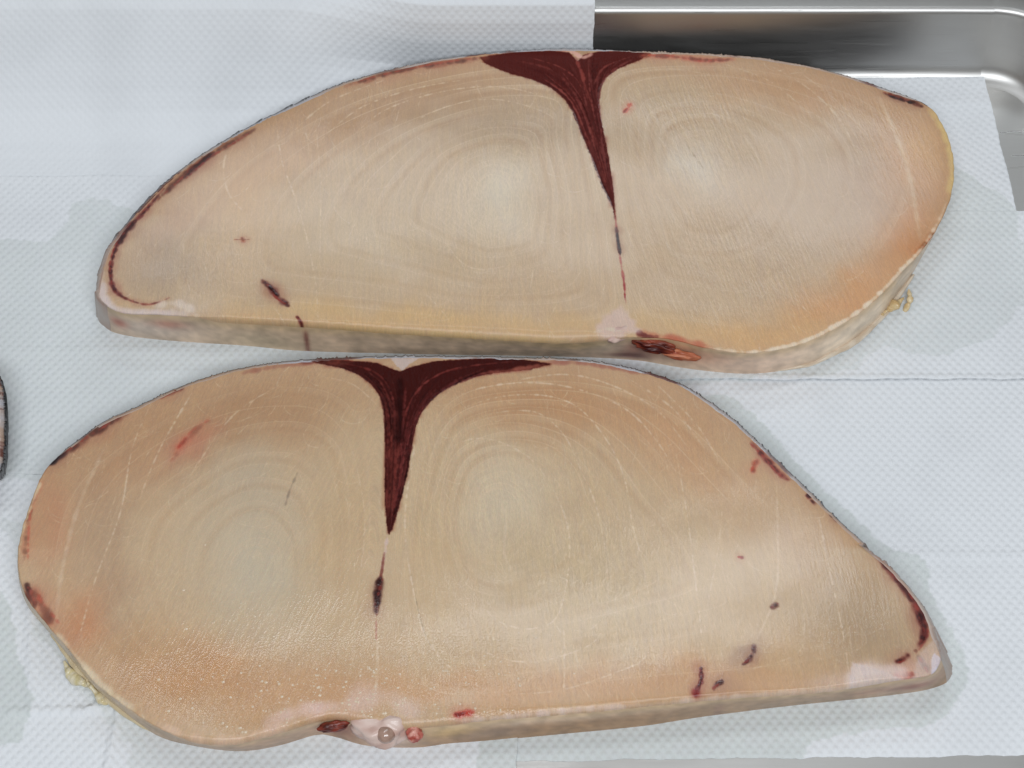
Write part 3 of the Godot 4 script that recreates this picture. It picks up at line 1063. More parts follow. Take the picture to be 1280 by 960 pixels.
	# blood marks
	mark(pts([-106.7, -44.2, -103.1, -41.0, -100.1, -37.0, -96.9, -33.4, -94.4, -30.9]), 2.2, rgb8(92, 38, 34), 0.9, 0.0, 0.5)
	mark(pts([-103.4, -41.4, -99.8, -36.6]), 1.2, rgb8(58, 20, 20), 0.8)
	mark(pts([-90.7, -25.8, -88.9, -23.4, -87.7, -19.4, -86.7, -14.3]), 1.2, rgb8(104, 40, 36), 0.9, 0.0, 0.4, false, false)
	mark(pts([-116.7, -66.0, -115.9, -64.4]), 1.6, rgb8(150, 72, 48), 0.8)
	mark(pts([-120.1, -65.2, -113.2, -65.2]), 0.8, rgb8(180, 120, 84), 0.5)
	mark(pts([49.9, -134.0, 51.8, -136.3, 53.3, -139.0]), 1.6, rgb8(196, 92, 70), 0.8)
	mark(pts([-152.5, -92.3, -159.5, -80.7, -166.2, -71.0, -169.7, -64.0, -171.5, -54.4, -171.3, -46.3, -168.9, -39.4, -164.4, -35.4, -158.5, -32.9]), 1.6, rgb8(106, 44, 40), 0.85, 0.0, 0.5)
	mark(pts([-163.4, -34.6, -155.7, -32.1, -150.3, -32.9, -145.1, -35.4]), 1.0, rgb8(150, 92, 78), 0.6, 0.0, 0.5)
	mark(pts([-164.4, -74.0, -167.3, -68.1, -169.6, -63.1]), 2.6, rgb8(72, 30, 30), 0.7, 0.0, 0.5)
	mark(pts([-114.3, -125.1, -127.9, -114.9, -137.8, -106.1, -146.9, -96.1, -155.1, -85.8]), 3.0, rgb8(112, 58, 40), 0.6, 0.0, 0.7)
	mark(pts([-131.9, -111.8, -139.1, -104.8, -144.2, -97.9]), 2.4, rgb8(84, 34, 26), 0.7, 0.0, 0.4)
	mark(pts([-76.0, -148.6, -50.9, -157.8, -29.2, -162.4, -11.0, -165.2]), 3.0, rgb8(146, 84, 62), 0.6, 0.0, 0.6)
	mark(pts([58.5, -166.1, 73.1, -166.1, 87.6, -163.8, 102.2, -164.3]), 2.6, rgb8(186, 104, 80), 0.6, 0.0, 0.7)
	mark(pts([167.6, -144.5, 176.7, -141.3, 184.2, -137.2]), 2.2, rgb8(84, 38, 28), 0.85, 0.0, 0.5)
	mark(pts([170.3, -143.1, 180.0, -139.0]), 1.1, rgb8(40, 20, 18), 0.8, 0.0, 0.6)
	mark(pts([182.6, -69.0, 178.5, -62.3, 173.1, -57.3]), 3.0, rgb8(182, 108, 58), 0.6, 0.0, 0.6)
	stroke(pts([53.7, -18.7, 57.7, -16.7, 65.7, -15.1, 74.3, -12.8, 83.5, -10.0]), 4.0, rgb8(176, 96, 68), 0.7, 0.0, 0.5)
	stroke(pts([52.4, -19.4, 53.7, -17.1, 56.3, -16.3, 61.0, -15.9]), 1.6, rgb8(104, 40, 30), 0.85, 0.0, 0.8)
	fill_poly(pts([33.6, -20.2, 37.0, -24.2, 41.2, -28.2, 45.3, -30.9, 49.3, -27.4, 51.8, -23.4, 53.7, -18.7, 46.9, -16.3, 36.9, -15.9]), rgb8(204, 180, 170), 0.65, 2.2)
	stroke(pts([34.2, -17.9, 39.6, -19.8, 45.7, -18.7]), 1.8, rgb8(206, 190, 164), 0.7, 0.3, 0.4)
	# pale and yellow rims
	stroke(pts([187.0, -136.7, 192.3, -126.0, 194.6, -111.8, 193.9, -98.7, 190.0, -85.8]), 4.2, rgb8(210, 182, 122), 0.75, 0.0, 0.3)
	stroke(pts([189.6, -85.0, 184.5, -74.0, 176.2, -60.6, 166.9, -49.9, 157.7, -39.4, 145.8, -28.2, 134.4, -20.6, 120.4, -13.2, 100.1, -8.5, 80.2, -10.8]), 1.8, rgb8(222, 204, 176), 0.7, 0.3, 0.4)
	stroke(pts([-174.9, -48.3, -174.4, -40.2, -171.2, -31.3, -162.1, -28.2, -148.5, -27.4, -136.3, -27.4]), 4.0, rgb8(206, 190, 180), 0.75, 0.3, 0.4)
	stroke(pts([-152.1, -30.5, -143.9, -32.9, -135.8, -29.8, -132.8, -25.8]), 3.0, rgb8(212, 196, 176), 0.6, 0.2, 0.5)
	stroke(pts([-131.4, -24.6, -104.3, -22.6, -74.0, -21.0, -40.3, -19.0, -6.7, -16.7, 26.8, -14.7]), 2.6, rgb8(190, 162, 112), 0.45, 0.0, 0.3)
	var maps := finish(43.8, 1, 15, [])
	var fm := face_material(maps)
	put("cut_face", face_mesh(), fm, t)
	var dm := fm.duplicate()
	dm.metallic_specular = 0.12
	dm.heightmap_scale = 0.02
	dm.roughness_texture = null
	dm.roughness = 0.2
	dm.subsurf_scatter_enabled = false
	put("dark_muscle", patch_mesh(dark, 0.10), dm, t)
	var sa := nearest(Vector2(-173.3, -29.0))
	var sb := nearest(Vector2(187.1, -137.6))
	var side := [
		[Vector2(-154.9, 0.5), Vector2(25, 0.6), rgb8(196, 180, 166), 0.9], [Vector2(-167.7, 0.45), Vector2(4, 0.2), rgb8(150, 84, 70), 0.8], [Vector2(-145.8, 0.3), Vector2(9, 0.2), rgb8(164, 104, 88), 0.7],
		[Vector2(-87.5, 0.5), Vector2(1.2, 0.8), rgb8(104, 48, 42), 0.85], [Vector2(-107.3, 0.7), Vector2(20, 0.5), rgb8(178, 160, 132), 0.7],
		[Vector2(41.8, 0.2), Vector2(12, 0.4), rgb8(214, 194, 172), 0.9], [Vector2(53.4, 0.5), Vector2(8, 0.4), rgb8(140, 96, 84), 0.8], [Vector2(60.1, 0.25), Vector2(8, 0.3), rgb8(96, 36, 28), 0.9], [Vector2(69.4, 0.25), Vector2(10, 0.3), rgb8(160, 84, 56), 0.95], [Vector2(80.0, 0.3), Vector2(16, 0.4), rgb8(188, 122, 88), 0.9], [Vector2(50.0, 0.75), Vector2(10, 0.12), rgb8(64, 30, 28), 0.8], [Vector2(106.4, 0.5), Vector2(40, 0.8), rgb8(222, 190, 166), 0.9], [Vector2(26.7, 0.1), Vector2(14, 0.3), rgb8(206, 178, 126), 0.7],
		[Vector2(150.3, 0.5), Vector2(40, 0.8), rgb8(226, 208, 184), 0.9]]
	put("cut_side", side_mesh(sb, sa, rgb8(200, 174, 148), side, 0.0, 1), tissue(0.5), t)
	put("skin", skin_mesh(sa, sb, 1, 0.09), tissue(0.45), t)
	put("backbone", lump(xyz(Vector2(45.0, -19.4), 19.6), Vector3(6.5, 2.6, 4.2), rgb8(204, 182, 168), rgb8(188, 158, 148), 0.3, 4, 0.5), tissue(0.4, 0.0), t)
	put("blood_clot", lump(xyz(Vector2(59.6, -13.9), 17.4), Vector3(9.0, 3.0, 2.6), rgb8(140, 66, 46), rgb8(62, 18, 14), 0.5, 8, -0.25), tissue(0.45, 0.1), t)
	put("blood_clot", lump(xyz(Vector2(70.1, -10.4), 16.6), Vector3(8.0, 2.2, 2.0), rgb8(186, 116, 84), rgb8(146, 70, 48), 0.4, 12, -0.2), tissue(0.45, 0.1), t)
	put("fat_flap", flap(pts([170.0, -45.9, 166.2, -42.7, 162.5, -40.2, 159.5, -38.1]), 6.0, 3.0, 1.5, rgb8(206, 186, 146), rgb8(190, 160, 112), 3), tissue(0.35), t)
	put("fat_flap", flap(pts([172.5, -50.1, 172.7, -45.1, 170.2, -41.0]), 6.0, 2.0, 1.3, rgb8(210, 194, 160), rgb8(196, 168, 122), 6), tissue(0.35), t)
	put("membrane", flap(pts([176.3, -59.7, 168.2, -48.4, 158.0, -36.1, 145.1, -24.0, 126.5, -14.4, 105.8, -10.4]), 3.5, 2.0, 1.5, rgb8(216, 204, 186), rgb8(200, 180, 156), 5), tissue(0.35), t)

func xyz(p: Vector2, y: float) -> Vector3:
	return Vector3(p.x, y, p.y)

# ------------------------------------------------------------------ the lower steak
func build_lower_steak() -> void:
	var t := thing("fish_steak", "raw fish steak nearest the front, blunt end left and red-rimmed pointed end right", "fish steak", "raw fish steaks on paper towels")
	var top := pts([-194.5, 85.1, -194.5, 74.6, -192.3, 61.5, -189.8, 50.8, -186.1, 43.5, -178.0, 35.1, -166.1, 24.7, -150.5, 16.0, -135.4, 7.7, -116.1, 0.4, -96.5, -3.4, -73.3, -5.4, -46.6, -6.2, -20.0, -6.2, 6.7, -5.4, 26.6, -4.6, 46.5, -1.1, 66.2, 5.4, 79.0, 14.1, 91.5, 25.0, 103.7, 39.1, 115.6, 52.9, 127.9, 67.9, 140.3, 81.6, 147.5, 88.8, 155.2, 99.8, 160.4, 109.9, 162.5, 118.9, 163.9, 128.8, 158.4, 134.9, 143.0, 136.9, 127.5, 139.5, 109.2, 141.7, 90.9, 142.7, 72.6, 144.3, 48.3, 146.8, 24.1, 149.4, 0.0, 151.3, -18.1, 153.2, -30.1, 154.8, -42.1, 155.4, -54.1, 153.5, -66.3, 151.6, -75.2, 153.2, -83.5, 156.0, -93.5, 158.9, -104.7, 161.7, -119.7, 160.8, -134.7, 154.8, -150.8, 144.0, -160.8, 135.6, -169.9, 124.5, -179.1, 114.6, -188.5, 103.2, -192.7, 94.3])
	var base := pts([-199.1, 78.7, -196.3, 59.3, -190.0, 40.2, -170.2, 20.2, -138.8, 2.9, -98.9, -8.8, -47.8, -12.4, 6.8, -12.0, 47.7, -7.3, 81.0, 7.6, 106.3, 33.5, 131.2, 62.9, 151.3, 84.3, 165.3, 105.2, 171.6, 117.1, 172.3, 127.2, 164.0, 132.1, 143.4, 135.4, 112.0, 138.7, 74.4, 143.6, 49.5, 147.6, 18.5, 150.8, -12.3, 153.7, -24.6, 154.7, -36.9, 156.3, -55.4, 155.6, -67.8, 152.1, -75.3, 151.1, -89.2, 155.3, -104.4, 157.6, -123.1, 155.3, -137.3, 151.1, -153.9, 139.4, -164.1, 131.1, -173.1, 120.8, -183.2, 108.9, -194.4, 95.5])
	shape(top, base, Vector2(-18.9, 79.8), [-123.4, 146.0], 3.6, 0.8)
	canvas(Vector2(-213.6, -9.3) - Vector2(4, 4), Vector2(167.1, 165.4) + Vector2(4, 4))
	var blobs := []
	for b in [
		[Vector2(-111.3, 22.1), Vector2(60, 20), -14, rgb8(166, 130, 96), 0.85],
		[Vector2(-158.2, 44.2), Vector2(34, 20), -35, rgb8(176, 138, 104), 0.7],
		[Vector2(-130.2, 31.4), Vector2(13, 5), -48, rgb8(180, 112, 88), 0.6],
		[Vector2(-160.3, 86.8), Vector2(12, 50), -14, rgb8(168, 140, 112), 0.6],
		[Vector2(-184.4, 69.3), Vector2(10, 26), -15, rgb8(186, 136, 104), 0.7],
		[Vector2(-171.0, 117.2), Vector2(10, 18), 30, rgb8(186, 124, 88), 0.7],
		[Vector2(-100.6, 86.8), Vector2(24, 36), -15, rgb8(188, 176, 150), 0.85],
		[Vector2(-106.1, 51.5), Vector2(26, 18), 25, rgb8(180, 164, 138), 0.6],
		[Vector2(-69.5, 79.8), Vector2(18, 46), 0, rgb8(188, 160, 120), 0.5],
		[Vector2(-118.6, 136.9), Vector2(50, 18), 10, rgb8(182, 138, 96), 0.85],
		[Vector2(-66.8, 140.1), Vector2(30, 14), -10, rgb8(184, 142, 102), 0.7],
		[Vector2(-4.8, 60.5), Vector2(22, 26), 0, rgb8(200, 186, 158), 0.75],
		[Vector2(16.4, 14.5), Vector2(60, 16), 8, rgb8(178, 138, 100), 0.9],
		[Vector2(68.1, 36.9), Vector2(36, 18), 42, rgb8(190, 150, 112), 0.8],
		[Vector2(113.7, 79.8), Vector2(30, 14), 45, rgb8(186, 158, 126), 0.6],
		[Vector2(-31.4, 86.8), Vector2(12, 46), 0, rgb8(192, 166, 126), 0.5],
		[Vector2(25.0, 93.7), Vector2(40, 30), 0, rgb8(186, 166, 130), 0.6],
		[Vector2(-24.3, 140.1), Vector2(70, 8), 0, rgb8(192, 152, 112), 0.8],
		[Vector2(79.1, 136.9), Vector2(70, 10), -3, rgb8(190, 148, 108), 0.85],
		[Vector2(135.6, 117.2), Vector2(26, 26), 20, rgb8(160, 138, 110), 0.85],
		[Vector2(110.2, 127.1), Vector2(30, 14), 0, rgb8(188, 156, 116), 0.5],
		[Vector2(90.9, 127.1), Vector2(8, 6), -40, rgb8(150, 126, 108), 0.6],
		[Vector2(80.4, 140.1), Vector2(8, 6), -40, rgb8(160, 126, 104), 0.5],
		[Vector2(140.1, 135.3), Vector2(26, 5), -5, rgb8(206, 184, 168), 0.9],
	]:
		blobs.append(b)
	ground(rgb8(191, 167, 133), blobs)
	var edge := outline.duplicate()
	var half_l := pts([-79.8, -2.3, -59.4, 10.7, -52.8, 29.5, -51.6, 65.8, -52.7, 107.2, -52.7, 143.3, -72.4, 150.3, -101.9, 158.6, -132.4, 152.9, -158.3, 135.3, -179.5, 110.6, -190.5, 86.8, -186.5, 51.5, -160.3, 23.9, -119.3, 3.1])
	var half_r := pts([-26.4, 10.7, 6.6, -0.7, 46.4, 1.6, 78.8, 18.3, 109.3, 51.5, 141.3, 88.5, 157.2, 117.2, 155.6, 132.0, 109.3, 140.1, 63.6, 143.3, 3.0, 149.1, -30.2, 149.7, -42.6, 136.9, -45.3, 107.2, -45.0, 72.8, -38.9, 36.9])
	rings(Vector2(-100.9, 91.9), half_l, 15, rgb8(208, 182, 148), 0.40, 3)
	rings(Vector2(-4.8, 67.6), half_r, 17, rgb8(214, 192, 158), 0.56, 4)
	for l in [
		[[-12.4, 102.8, -8.0, 110.6, 0.0, 114.9, 8.3, 115.6, 16.7, 111.6, 20.9, 98.1, 22.7, 79.8, 20.4, 65.8, 12.9, 47.9], 0.8, 0.6],
		[[37.1, 110.6, 37.4, 98.1, 36.3, 79.8, 33.2, 62.2, 28.0, 47.9, 21.8, 32.1, 13.1, 22.1, 4.6, 19.4, -8.5, 20.9, -19.6, 25.8], 0.7, 0.5],
		[[53.7, 113.9, 53.0, 100.5, 50.4, 84.4, 47.6, 70.4, 45.0, 50.4, 39.0, 34.3, 28.5, 19.4, 17.8, 13.4, 4.6, 11.9, -8.6, 13.8, -21.6, 19.4, -31.3, 29.5], 0.8, 0.55],
		[[-36.1, 16.4, -39.9, 38.0, -42.5, 62.2, -42.0, 79.8, -39.0, 97.1, -35.9, 111.6, -32.6, 120.6, -24.4, 131.0, -12.1, 139.5, 0.0, 143.3], 0.9, 0.55],
		[[-19.4, 116.2, -12.3, 123.8, -4.0, 128.1, 8.3, 129.4, 21.4, 126.1, 32.0, 120.6, 37.1, 110.6], 0.7, 0.5],
		[[53.7, 113.9, 53.5, 120.6, 50.2, 128.1, 41.8, 132.7, 18.2, 140.8, -6.1, 142.7], 0.8, 0.4],
		[[19.8, 114.9, 19.9, 129.4, 19.4, 144.0], 0.8, 0.5],
		[[-26.3, 14.5, -13.2, 8.8, 6.6, 6.2, 26.4, 9.2, 45.9, 18.3, 58.5, 33.2, 67.5, 51.5], 0.9, 0.5],
		[[-6.6, 6.9, 19.9, 2.3, 39.7, 6.9, 59.0, 19.0, 71.4, 36.9], 0.9, 0.45],
		[[46.4, 3.1, 65.6, 18.3, 77.9, 36.9], 0.9, 0.4], [[59.5, 6.9, 75.1, 25.8, 84.0, 44.2], 0.8, 0.4],
		[[-26.0, 36.9, -16.3, 32.5, -4.9, 34.0, 8.1, 42.4, 16.0, 55.1], 0.8, 0.4],
		[[-4.8, 60.5, -2.5, 69.3, -3.2, 83.3, 0.0, 91.9], 1.6, 0.35],
		[[65.9, 36.9, 69.5, 65.8, 71.4, 93.7, 72.7, 117.2, 71.9, 133.7], 0.7, 0.5], [[85.2, 51.5, 81.5, 79.8, 76.2, 103.9, 73.2, 120.6], 0.6, 0.4],
		[[121.7, 65.8, 124.6, 93.7, 127.6, 120.6, 128.2, 138.8], 0.8, 0.5], [[129.4, 117.2, 131.1, 133.7], 0.6, 0.4],
		[[106.1, 51.5, 104.8, 79.8, 102.9, 98.8, 95.5, 117.2, 89.0, 123.8], 1.4, 0.4], [[112.4, 97.1, 112.5, 117.2, 107.2, 127.1, 85.4, 133.7], 0.7, 0.35],
		[[-148.0, 14.5, -154.1, 36.9, -156.1, 65.8, -162.7, 93.7, -166.7, 120.6, -167.4, 130.4], 0.8, 0.5], [[-131.9, 10.7, -142.8, 36.9, -148.8, 58.7], 0.9, 0.45],
		[[-165.5, 36.9, -173.6, 65.8, -176.5, 93.7, -176.0, 113.9], 2.6, 0.35], [[-95.8, 6.9, -114.6, 22.1, -128.9, 47.9], 0.8, 0.35],
		[[-55.9, 16.4, -66.1, 6.9, -79.5, 3.1], 0.7, 0.3], [[-64.9, 36.9, -58.9, 65.8, -59.5, 93.7, -61.8, 113.9], 0.7, 0.3],
		[[-52.4, 117.2, -51.3, 130.4, -52.1, 143.3], 1.6, 0.5],
	]:
		stroke(pts(l[0]), l[1] * 0.72, rgb8(214, 194, 164), l[2] * 0.62, 0.3, 0.8 if l[1] < 1.3 else 0.25)
	stroke(pts([-86.4, 47.9, -89.1, 55.8, -90.6, 62.9]), 0.9, rgb8(140, 124, 104), 0.5, -0.8, 0.4)
	stroke(pts([-39.4, 93.0, -36.6, 107.2, -33.2, 118.9, -29.1, 126.5]), 0.4, rgb8(130, 112, 88), 0.5, -0.6, 0.4)
	hairs(edge, 1200, rgb8(214, 196, 162), 0.30, -22, 10, -48.9)
	var dark := pts([-85.2, -4.6, -69.9, -4.6, -56.5, -3.4, -50.5, -0.7, -46.4, 0.8, -41.2, -1.5, -31.6, -4.2, -13.3, -5.4, 3.3, -5.0, 16.6, -2.7, 7.3, 0.0, -6.6, 1.6, -16.6, 3.5, -26.1, 8.1, -32.6, 13.4, -37.1, 19.8, -39.5, 27.7, -40.9, 36.9, -42.2, 47.9, -43.9, 56.9, -45.6, 65.8, -47.3, 72.8, -48.7, 76.0, -49.8, 71.1, -50.9, 58.7, -51.3, 44.2, -51.8, 29.5, -52.5, 18.7, -54.3, 12.6, -58.2, 6.9, -63.6, 2.3, -70.4, -0.7, -79.1, -2.7])
	fill_poly(dark, rgb8(146, 88, 64), 0.6, 2.4)
	fill_poly(dark, rgb8(108, 48, 38), 0.6, 1.1)
	fill_poly(dark, rgb8(58, 19, 16), 0.98, 0.35)
	fibres(pts([-83.2, -3.8, -66.4, 0.0, -54.7, 12.3, -51.6, 36.9, -50.6, 58.7, -48.8, 74.3]), pts([-49.8, -0.7, -47.6, 5.4, -46.1, 14.5, -45.4, 36.9, -46.7, 58.7, -48.5, 75.0]), 56, rgb8(36, 10, 9), rgb8(118, 54, 46))
	fibres(pts([14.6, -2.7, -6.6, 0.8, -26.4, 7.7, -38.6, 22.1, -42.5, 47.9, -48.1, 75.0]), pts([-42.5, -1.5, -44.4, 3.9, -45.4, 14.5, -45.4, 36.9, -46.7, 58.7, -48.5, 72.8]), 60, rgb8(36, 10, 9), rgb8(116, 52, 48))
	for l in [[[-73.2, -3.8, -57.7, 0.8, -50.1, 10.7, -47.6, 29.5, -47.4, 58.7], 0.9, 0.3], [[0.0, -3.8, -23.2, -0.7, -36.4, 6.9, -44.2, 22.1, -45.9, 44.2], 0.8, 0.35], [[-13.3, -2.7, -31.5, 3.1, -40.8, 12.6, -45.0, 29.5], 0.6, 0.35]]:
		stroke(pts(l[0]), l[1], rgb8(118, 52, 46), l[2], 0.5, 0.6)
	stroke(pts([-46.4, 3.1, -46.2, 22.1, -46.4, 36.9]), 3.0, rgb8(34, 9, 8), 0.5, 0.0, 0.5)
	fill_poly(pts([-50.6, -5.8, -38.6, -5.8, -42.6, -2.7, -45.5, 0.4, -47.8, -1.5]), rgb8(190, 174, 166), 0.75, 0.5)
	stroke(pts([13.3, -2.3, 0.0, 0.4, -13.3, 2.3]), 1.8, rgb8(160, 92, 74), 0.4, 0.0, 0.5)
	stroke(pts([14.0, -3.4, 26.6, -3.4, 43.2, -0.7, 56.3, 2.3]), 2.2, rgb8(150, 92, 74), 0.55, 0.0, 0.4)
	stroke(pts([-79.8, -3.8, -96.4, -1.9, -112.7, 1.6]), 2.2, rgb8(146, 92, 72), 0.5, 0.0, 0.4)
	# the thin seam below it
	stroke(pts([-49.4, 75.7, -50.1, 83.3, -51.1, 90.9]), 1.2, rgb8(200, 176, 160), 0.7, 0.3, 0.4)
	stroke(pts([-50.4, 83.3, -51.1, 90.9, -52.3, 100.5, -52.6, 110.6]), 1.3, rgb8(110, 50, 40), 0.85, 0.0, 0.15)
	mark(pts([-51.6, 94.3, -52.6, 103.2, -52.7, 109.2]), 3.0, rgb8(60, 22, 20), 0.95, 0.0, 0.2)
	stroke(pts([-52.6, 112.2, -52.3, 120.6]), 0.8, rgb8(160, 96, 78), 0.5)
	# blood marks
	mark(pts([-138.3, 43.1, -133.8, 35.4, -129.7, 29.5, -123.7, 22.8]), 3.2, rgb8(184, 104, 82), 0.22, 0.0, 0.8)
	mark(pts([-135.6, 36.9, -132.7, 32.5]), 2.4, rgb8(188, 92, 74), 0.3, 0.0, 0.5)
	mark(pts([89.0, 85.4, 90.6, 85.7]), 1.6, rgb8(180, 70, 52), 0.8)
	mark(pts([100.2, 106.9, 102.8, 105.5]), 1.8, rgb8(100, 52, 36), 0.9)
	mark(pts([92.7, 122.5, 92.6, 125.2, 90.5, 128.4, 88.0, 130.4]), 2.0, rgb8(74, 34, 34), 0.95, 0.0, 0.5)
	mark(pts([79.7, 136.9, 77.5, 138.8, 76.2, 140.8]), 2.2, rgb8(98, 46, 38), 0.9, 0.0, 0.5)
	mark(pts([72.0, 132.0, 71.8, 136.9, 70.4, 140.1, 69.4, 142.7]), 1.4, rgb8(92, 26, 26), 0.95, 0.0, 0.5, false, false)
	mark(pts([69.5, 140.8, 69.7, 142.7]), 2.2, rgb8(120, 30, 30), 0.8)
	mark(pts([142.3, 84.0, 148.0, 90.9, 153.9, 100.5, 158.0, 109.2, 159.1, 116.6, 156.6, 122.5, 153.9, 125.2]), 3.0, rgb8(104, 40, 36), 0.85, 0.0, 0.4)
	mark(pts([156.8, 108.6, 158.8, 116.6, 156.4, 121.9]), 2.4, rgb8(72, 22, 22), 0.7, 0.0, 0.4)
	mark(pts([151.9, 126.5, 149.3, 128.4, 146.7, 129.4]), 2.2, rgb8(88, 28, 26), 0.9, 0.0, 0.4)
	mark(pts([155.5, 127.1, 158.6, 133.0]), 3.0, rgb8(196, 172, 160), 0.6, 0.0, 0.4)
	mark(pts([146.3, 134.3, 150.4, 135.6, 153.0, 134.0]), 3.4, rgb8(196, 96, 80), 0.8, 0.0, 0.7)
	mark(pts([96.9, 34.0, 102.2, 41.3, 107.0, 47.9, 111.2, 51.5]), 2.2, rgb8(128, 54, 46), 0.85, 0.0, 0.5)
	mark(pts([99.0, 42.0, 96.7, 47.9]), 2.8, rgb8(200, 102, 78), 0.6, 0.0, 0.5)
	mark(pts([117.8, 57.9, 120.7, 62.2]), 2.0, rgb8(96, 38, 34), 0.8, 0.0, 0.5)
	mark(pts([126.2, 65.8, 129.6, 70.0]), 1.8, rgb8(100, 60, 52), 0.7, 0.0, 0.5)
	mark(pts([-186.7, 43.9, -182.6, 39.8, -176.7, 35.4, -168.3, 28.0, -157.4, 20.2]), 3.4, rgb8(120, 66, 50), 0.7, 0.0, 0.6)
	mark(pts([-186.7, 44.2, -183.8, 40.9, -180.8, 38.7]), 2.6, rgb8(44, 24, 26), 0.85, 0.0, 0.4)
	mark(pts([-144.9, 13.0, -140.1, 10.7, -136.0, 8.8]), 2.0, rgb8(120, 58, 44), 0.6, 0.0, 0.5)
	mark(pts([-89.8, -3.8, -79.9, -4.2, -66.5, -3.8]), 2.0, rgb8(110, 50, 40), 0.6, 0.0, 0.5)
	mark(pts([-189.5, 97.1, -187.4, 101.8, -184.6, 106.5]), 2.6, rgb8(64, 24, 22), 0.9, 0.0, 0.7)
	mark(pts([-187.1, 98.8, -182.5, 106.5, -177.2, 114.6]), 4.0, rgb8(180, 106, 80), 0.6, 0.0, 0.5)
	mark(pts([-191.7, 86.8, -192.4, 65.8, -189.0, 51.5]), 2.8, rgb8(190, 130, 96), 0.6, 0.0, 0.4)
	mark(pts([-22.3, 150.7, -18.1, 150.3, -14.5, 149.4]), 2.0, rgb8(176, 60, 50), 0.8, 0.0, 0.5)
	# pale rims
	stroke(pts([-194.5, 85.1, -194.1, 72.8, -191.3, 59.4, -188.6, 49.3]), 1.6, rgb8(206, 184, 146), 0.7, 0.2, 0.4)
	stroke(pts([-178.9, 115.6, -169.8, 125.5, -160.1, 136.2, -150.7, 144.3, -138.4, 152.9]), 4.0, rgb8(208, 190, 158), 0.75, 0.2, 0.5)
	stroke(pts([-135.3, 153.8, -119.8, 159.8, -104.8, 160.8, -93.0, 157.9, -80.6, 153.5]), 3.4, rgb8(206, 176, 148), 0.6, 0.2, 0.5)
	stroke(pts([-93.1, 155.4, -86.7, 151.6, -76.7, 148.4, -66.4, 147.8]), 5.0, rgb8(210, 180, 164), 0.55, 0.3, 0.6)
	stroke(pts([-66.4, 149.7, -57.5, 144.0, -48.4, 144.0, -39.2, 148.4, -36.1, 152.9]), 7.0, rgb8(208, 182, 168), 0.4, 0.3, 0.9)
	stroke(pts([-24.1, 152.9, 0.0, 150.7, 24.1, 148.4, 48.4, 146.2]), 1.6, rgb8(214, 192, 174), 0.6, 0.4, 0.3)  # white sheen of the wet front lip, painted on
	stroke(pts([48.4, 146.5, 72.7, 144.0, 97.0, 142.0, 127.5, 139.5, 155.3, 135.3]), 1.6, rgb8(212, 190, 168), 0.55, 0.3, 0.3)
	stroke(pts([128.1, 140.1, 130.4, 134.3, 140.4, 132.4, 152.2, 135.6]), 5.0, rgb8(212, 194, 180), 0.6, 0.3, 0.4)
	fill_poly(pts([128.0, 140.8, 129.6, 129.7, 134.4, 131.0, 142.1, 133.7, 149.1, 136.9, 155.3, 135.6, 151.8, 139.5, 139.4, 142.0]), rgb8(206, 190, 178), 0.75, 0.7)
	fill_poly(pts([160.4, 127.8, 161.8, 125.8, 164.0, 127.8, 165.4, 131.7, 163.3, 134.9, 159.7, 134.3]), rgb8(206, 202, 212), 0.9, 0.5)
	fill_poly(pts([156.2, 126.5, 159.7, 122.5, 162.4, 120.6, 165.1, 129.1, 158.3, 135.6, 152.1, 136.9]), rgb8(196, 176, 164), 0.5, 1.0)
	stroke(pts([147.6, 88.5, 155.2, 99.8, 160.4, 109.9, 163.0, 120.6]), 1.2, rgb8(212, 176, 156), 0.7, 0.3, 0.4)
	var maps := finish(-48.9, -20, 7, [[Vector2(-63.9, 136.9), Vector2(36, 16), 1.0], [Vector2(-118.4, 140.1), Vector2(36, 14), 0.6], [Vector2(-12.2, 130.4), Vector2(26, 14), 0.35], [Vector2(-93.2, 154.5), Vector2(20, 6), 1.0], [Vector2(-6.0, 150.7), Vector2(40, 4), 1.0]])
	var fm := face_material(maps)
	put("cut_face", face_mesh(), fm, t)
	var dm := fm.duplicate()
	dm.metallic_specular = 0.12
	dm.heightmap_scale = 0.02
	dm.roughness_texture = null
	dm.roughness = 0.2
	dm.subsurf_scatter_enabled = false
	put("dark_muscle", patch_mesh(dark, 0.10), dm, t)
	var sa := nearest(Vector2(-186.7, 43.9))
	var sb := nearest(Vector2(164.0, 127.8))
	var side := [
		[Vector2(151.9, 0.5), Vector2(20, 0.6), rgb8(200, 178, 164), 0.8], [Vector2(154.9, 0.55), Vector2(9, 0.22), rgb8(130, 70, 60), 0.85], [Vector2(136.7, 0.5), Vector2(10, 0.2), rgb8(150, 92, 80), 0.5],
		[Vector2(79.4, 0.5), Vector2(2.4, 0.6), rgb8(116, 80, 70), 0.8], [Vector2(12.0, 0.1), Vector2(120, 0.26), rgb8(206, 180, 160), 0.95], [Vector2(103.0, 0.4), Vector2(60, 0.7), rgb8(176, 150, 126), 0.7], [Vector2(-9.0, 0.55), Vector2(14, 0.3), rgb8(140, 120, 108), 0.7],  # pale membrane band, with the lit bevel painted into its colour
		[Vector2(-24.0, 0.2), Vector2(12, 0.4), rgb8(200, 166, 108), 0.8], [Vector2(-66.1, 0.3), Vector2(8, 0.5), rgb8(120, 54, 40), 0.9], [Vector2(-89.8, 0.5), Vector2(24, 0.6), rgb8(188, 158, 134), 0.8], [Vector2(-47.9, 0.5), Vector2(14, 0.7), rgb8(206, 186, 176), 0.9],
		[Vector2(-164.6, 0.5), Vector2(40, 0.9), rgb8(206, 190, 160), 0.6], [Vector2(-183.8, 0.4), Vector2(24, 0.9), rgb8(208, 190, 160), 0.8]]
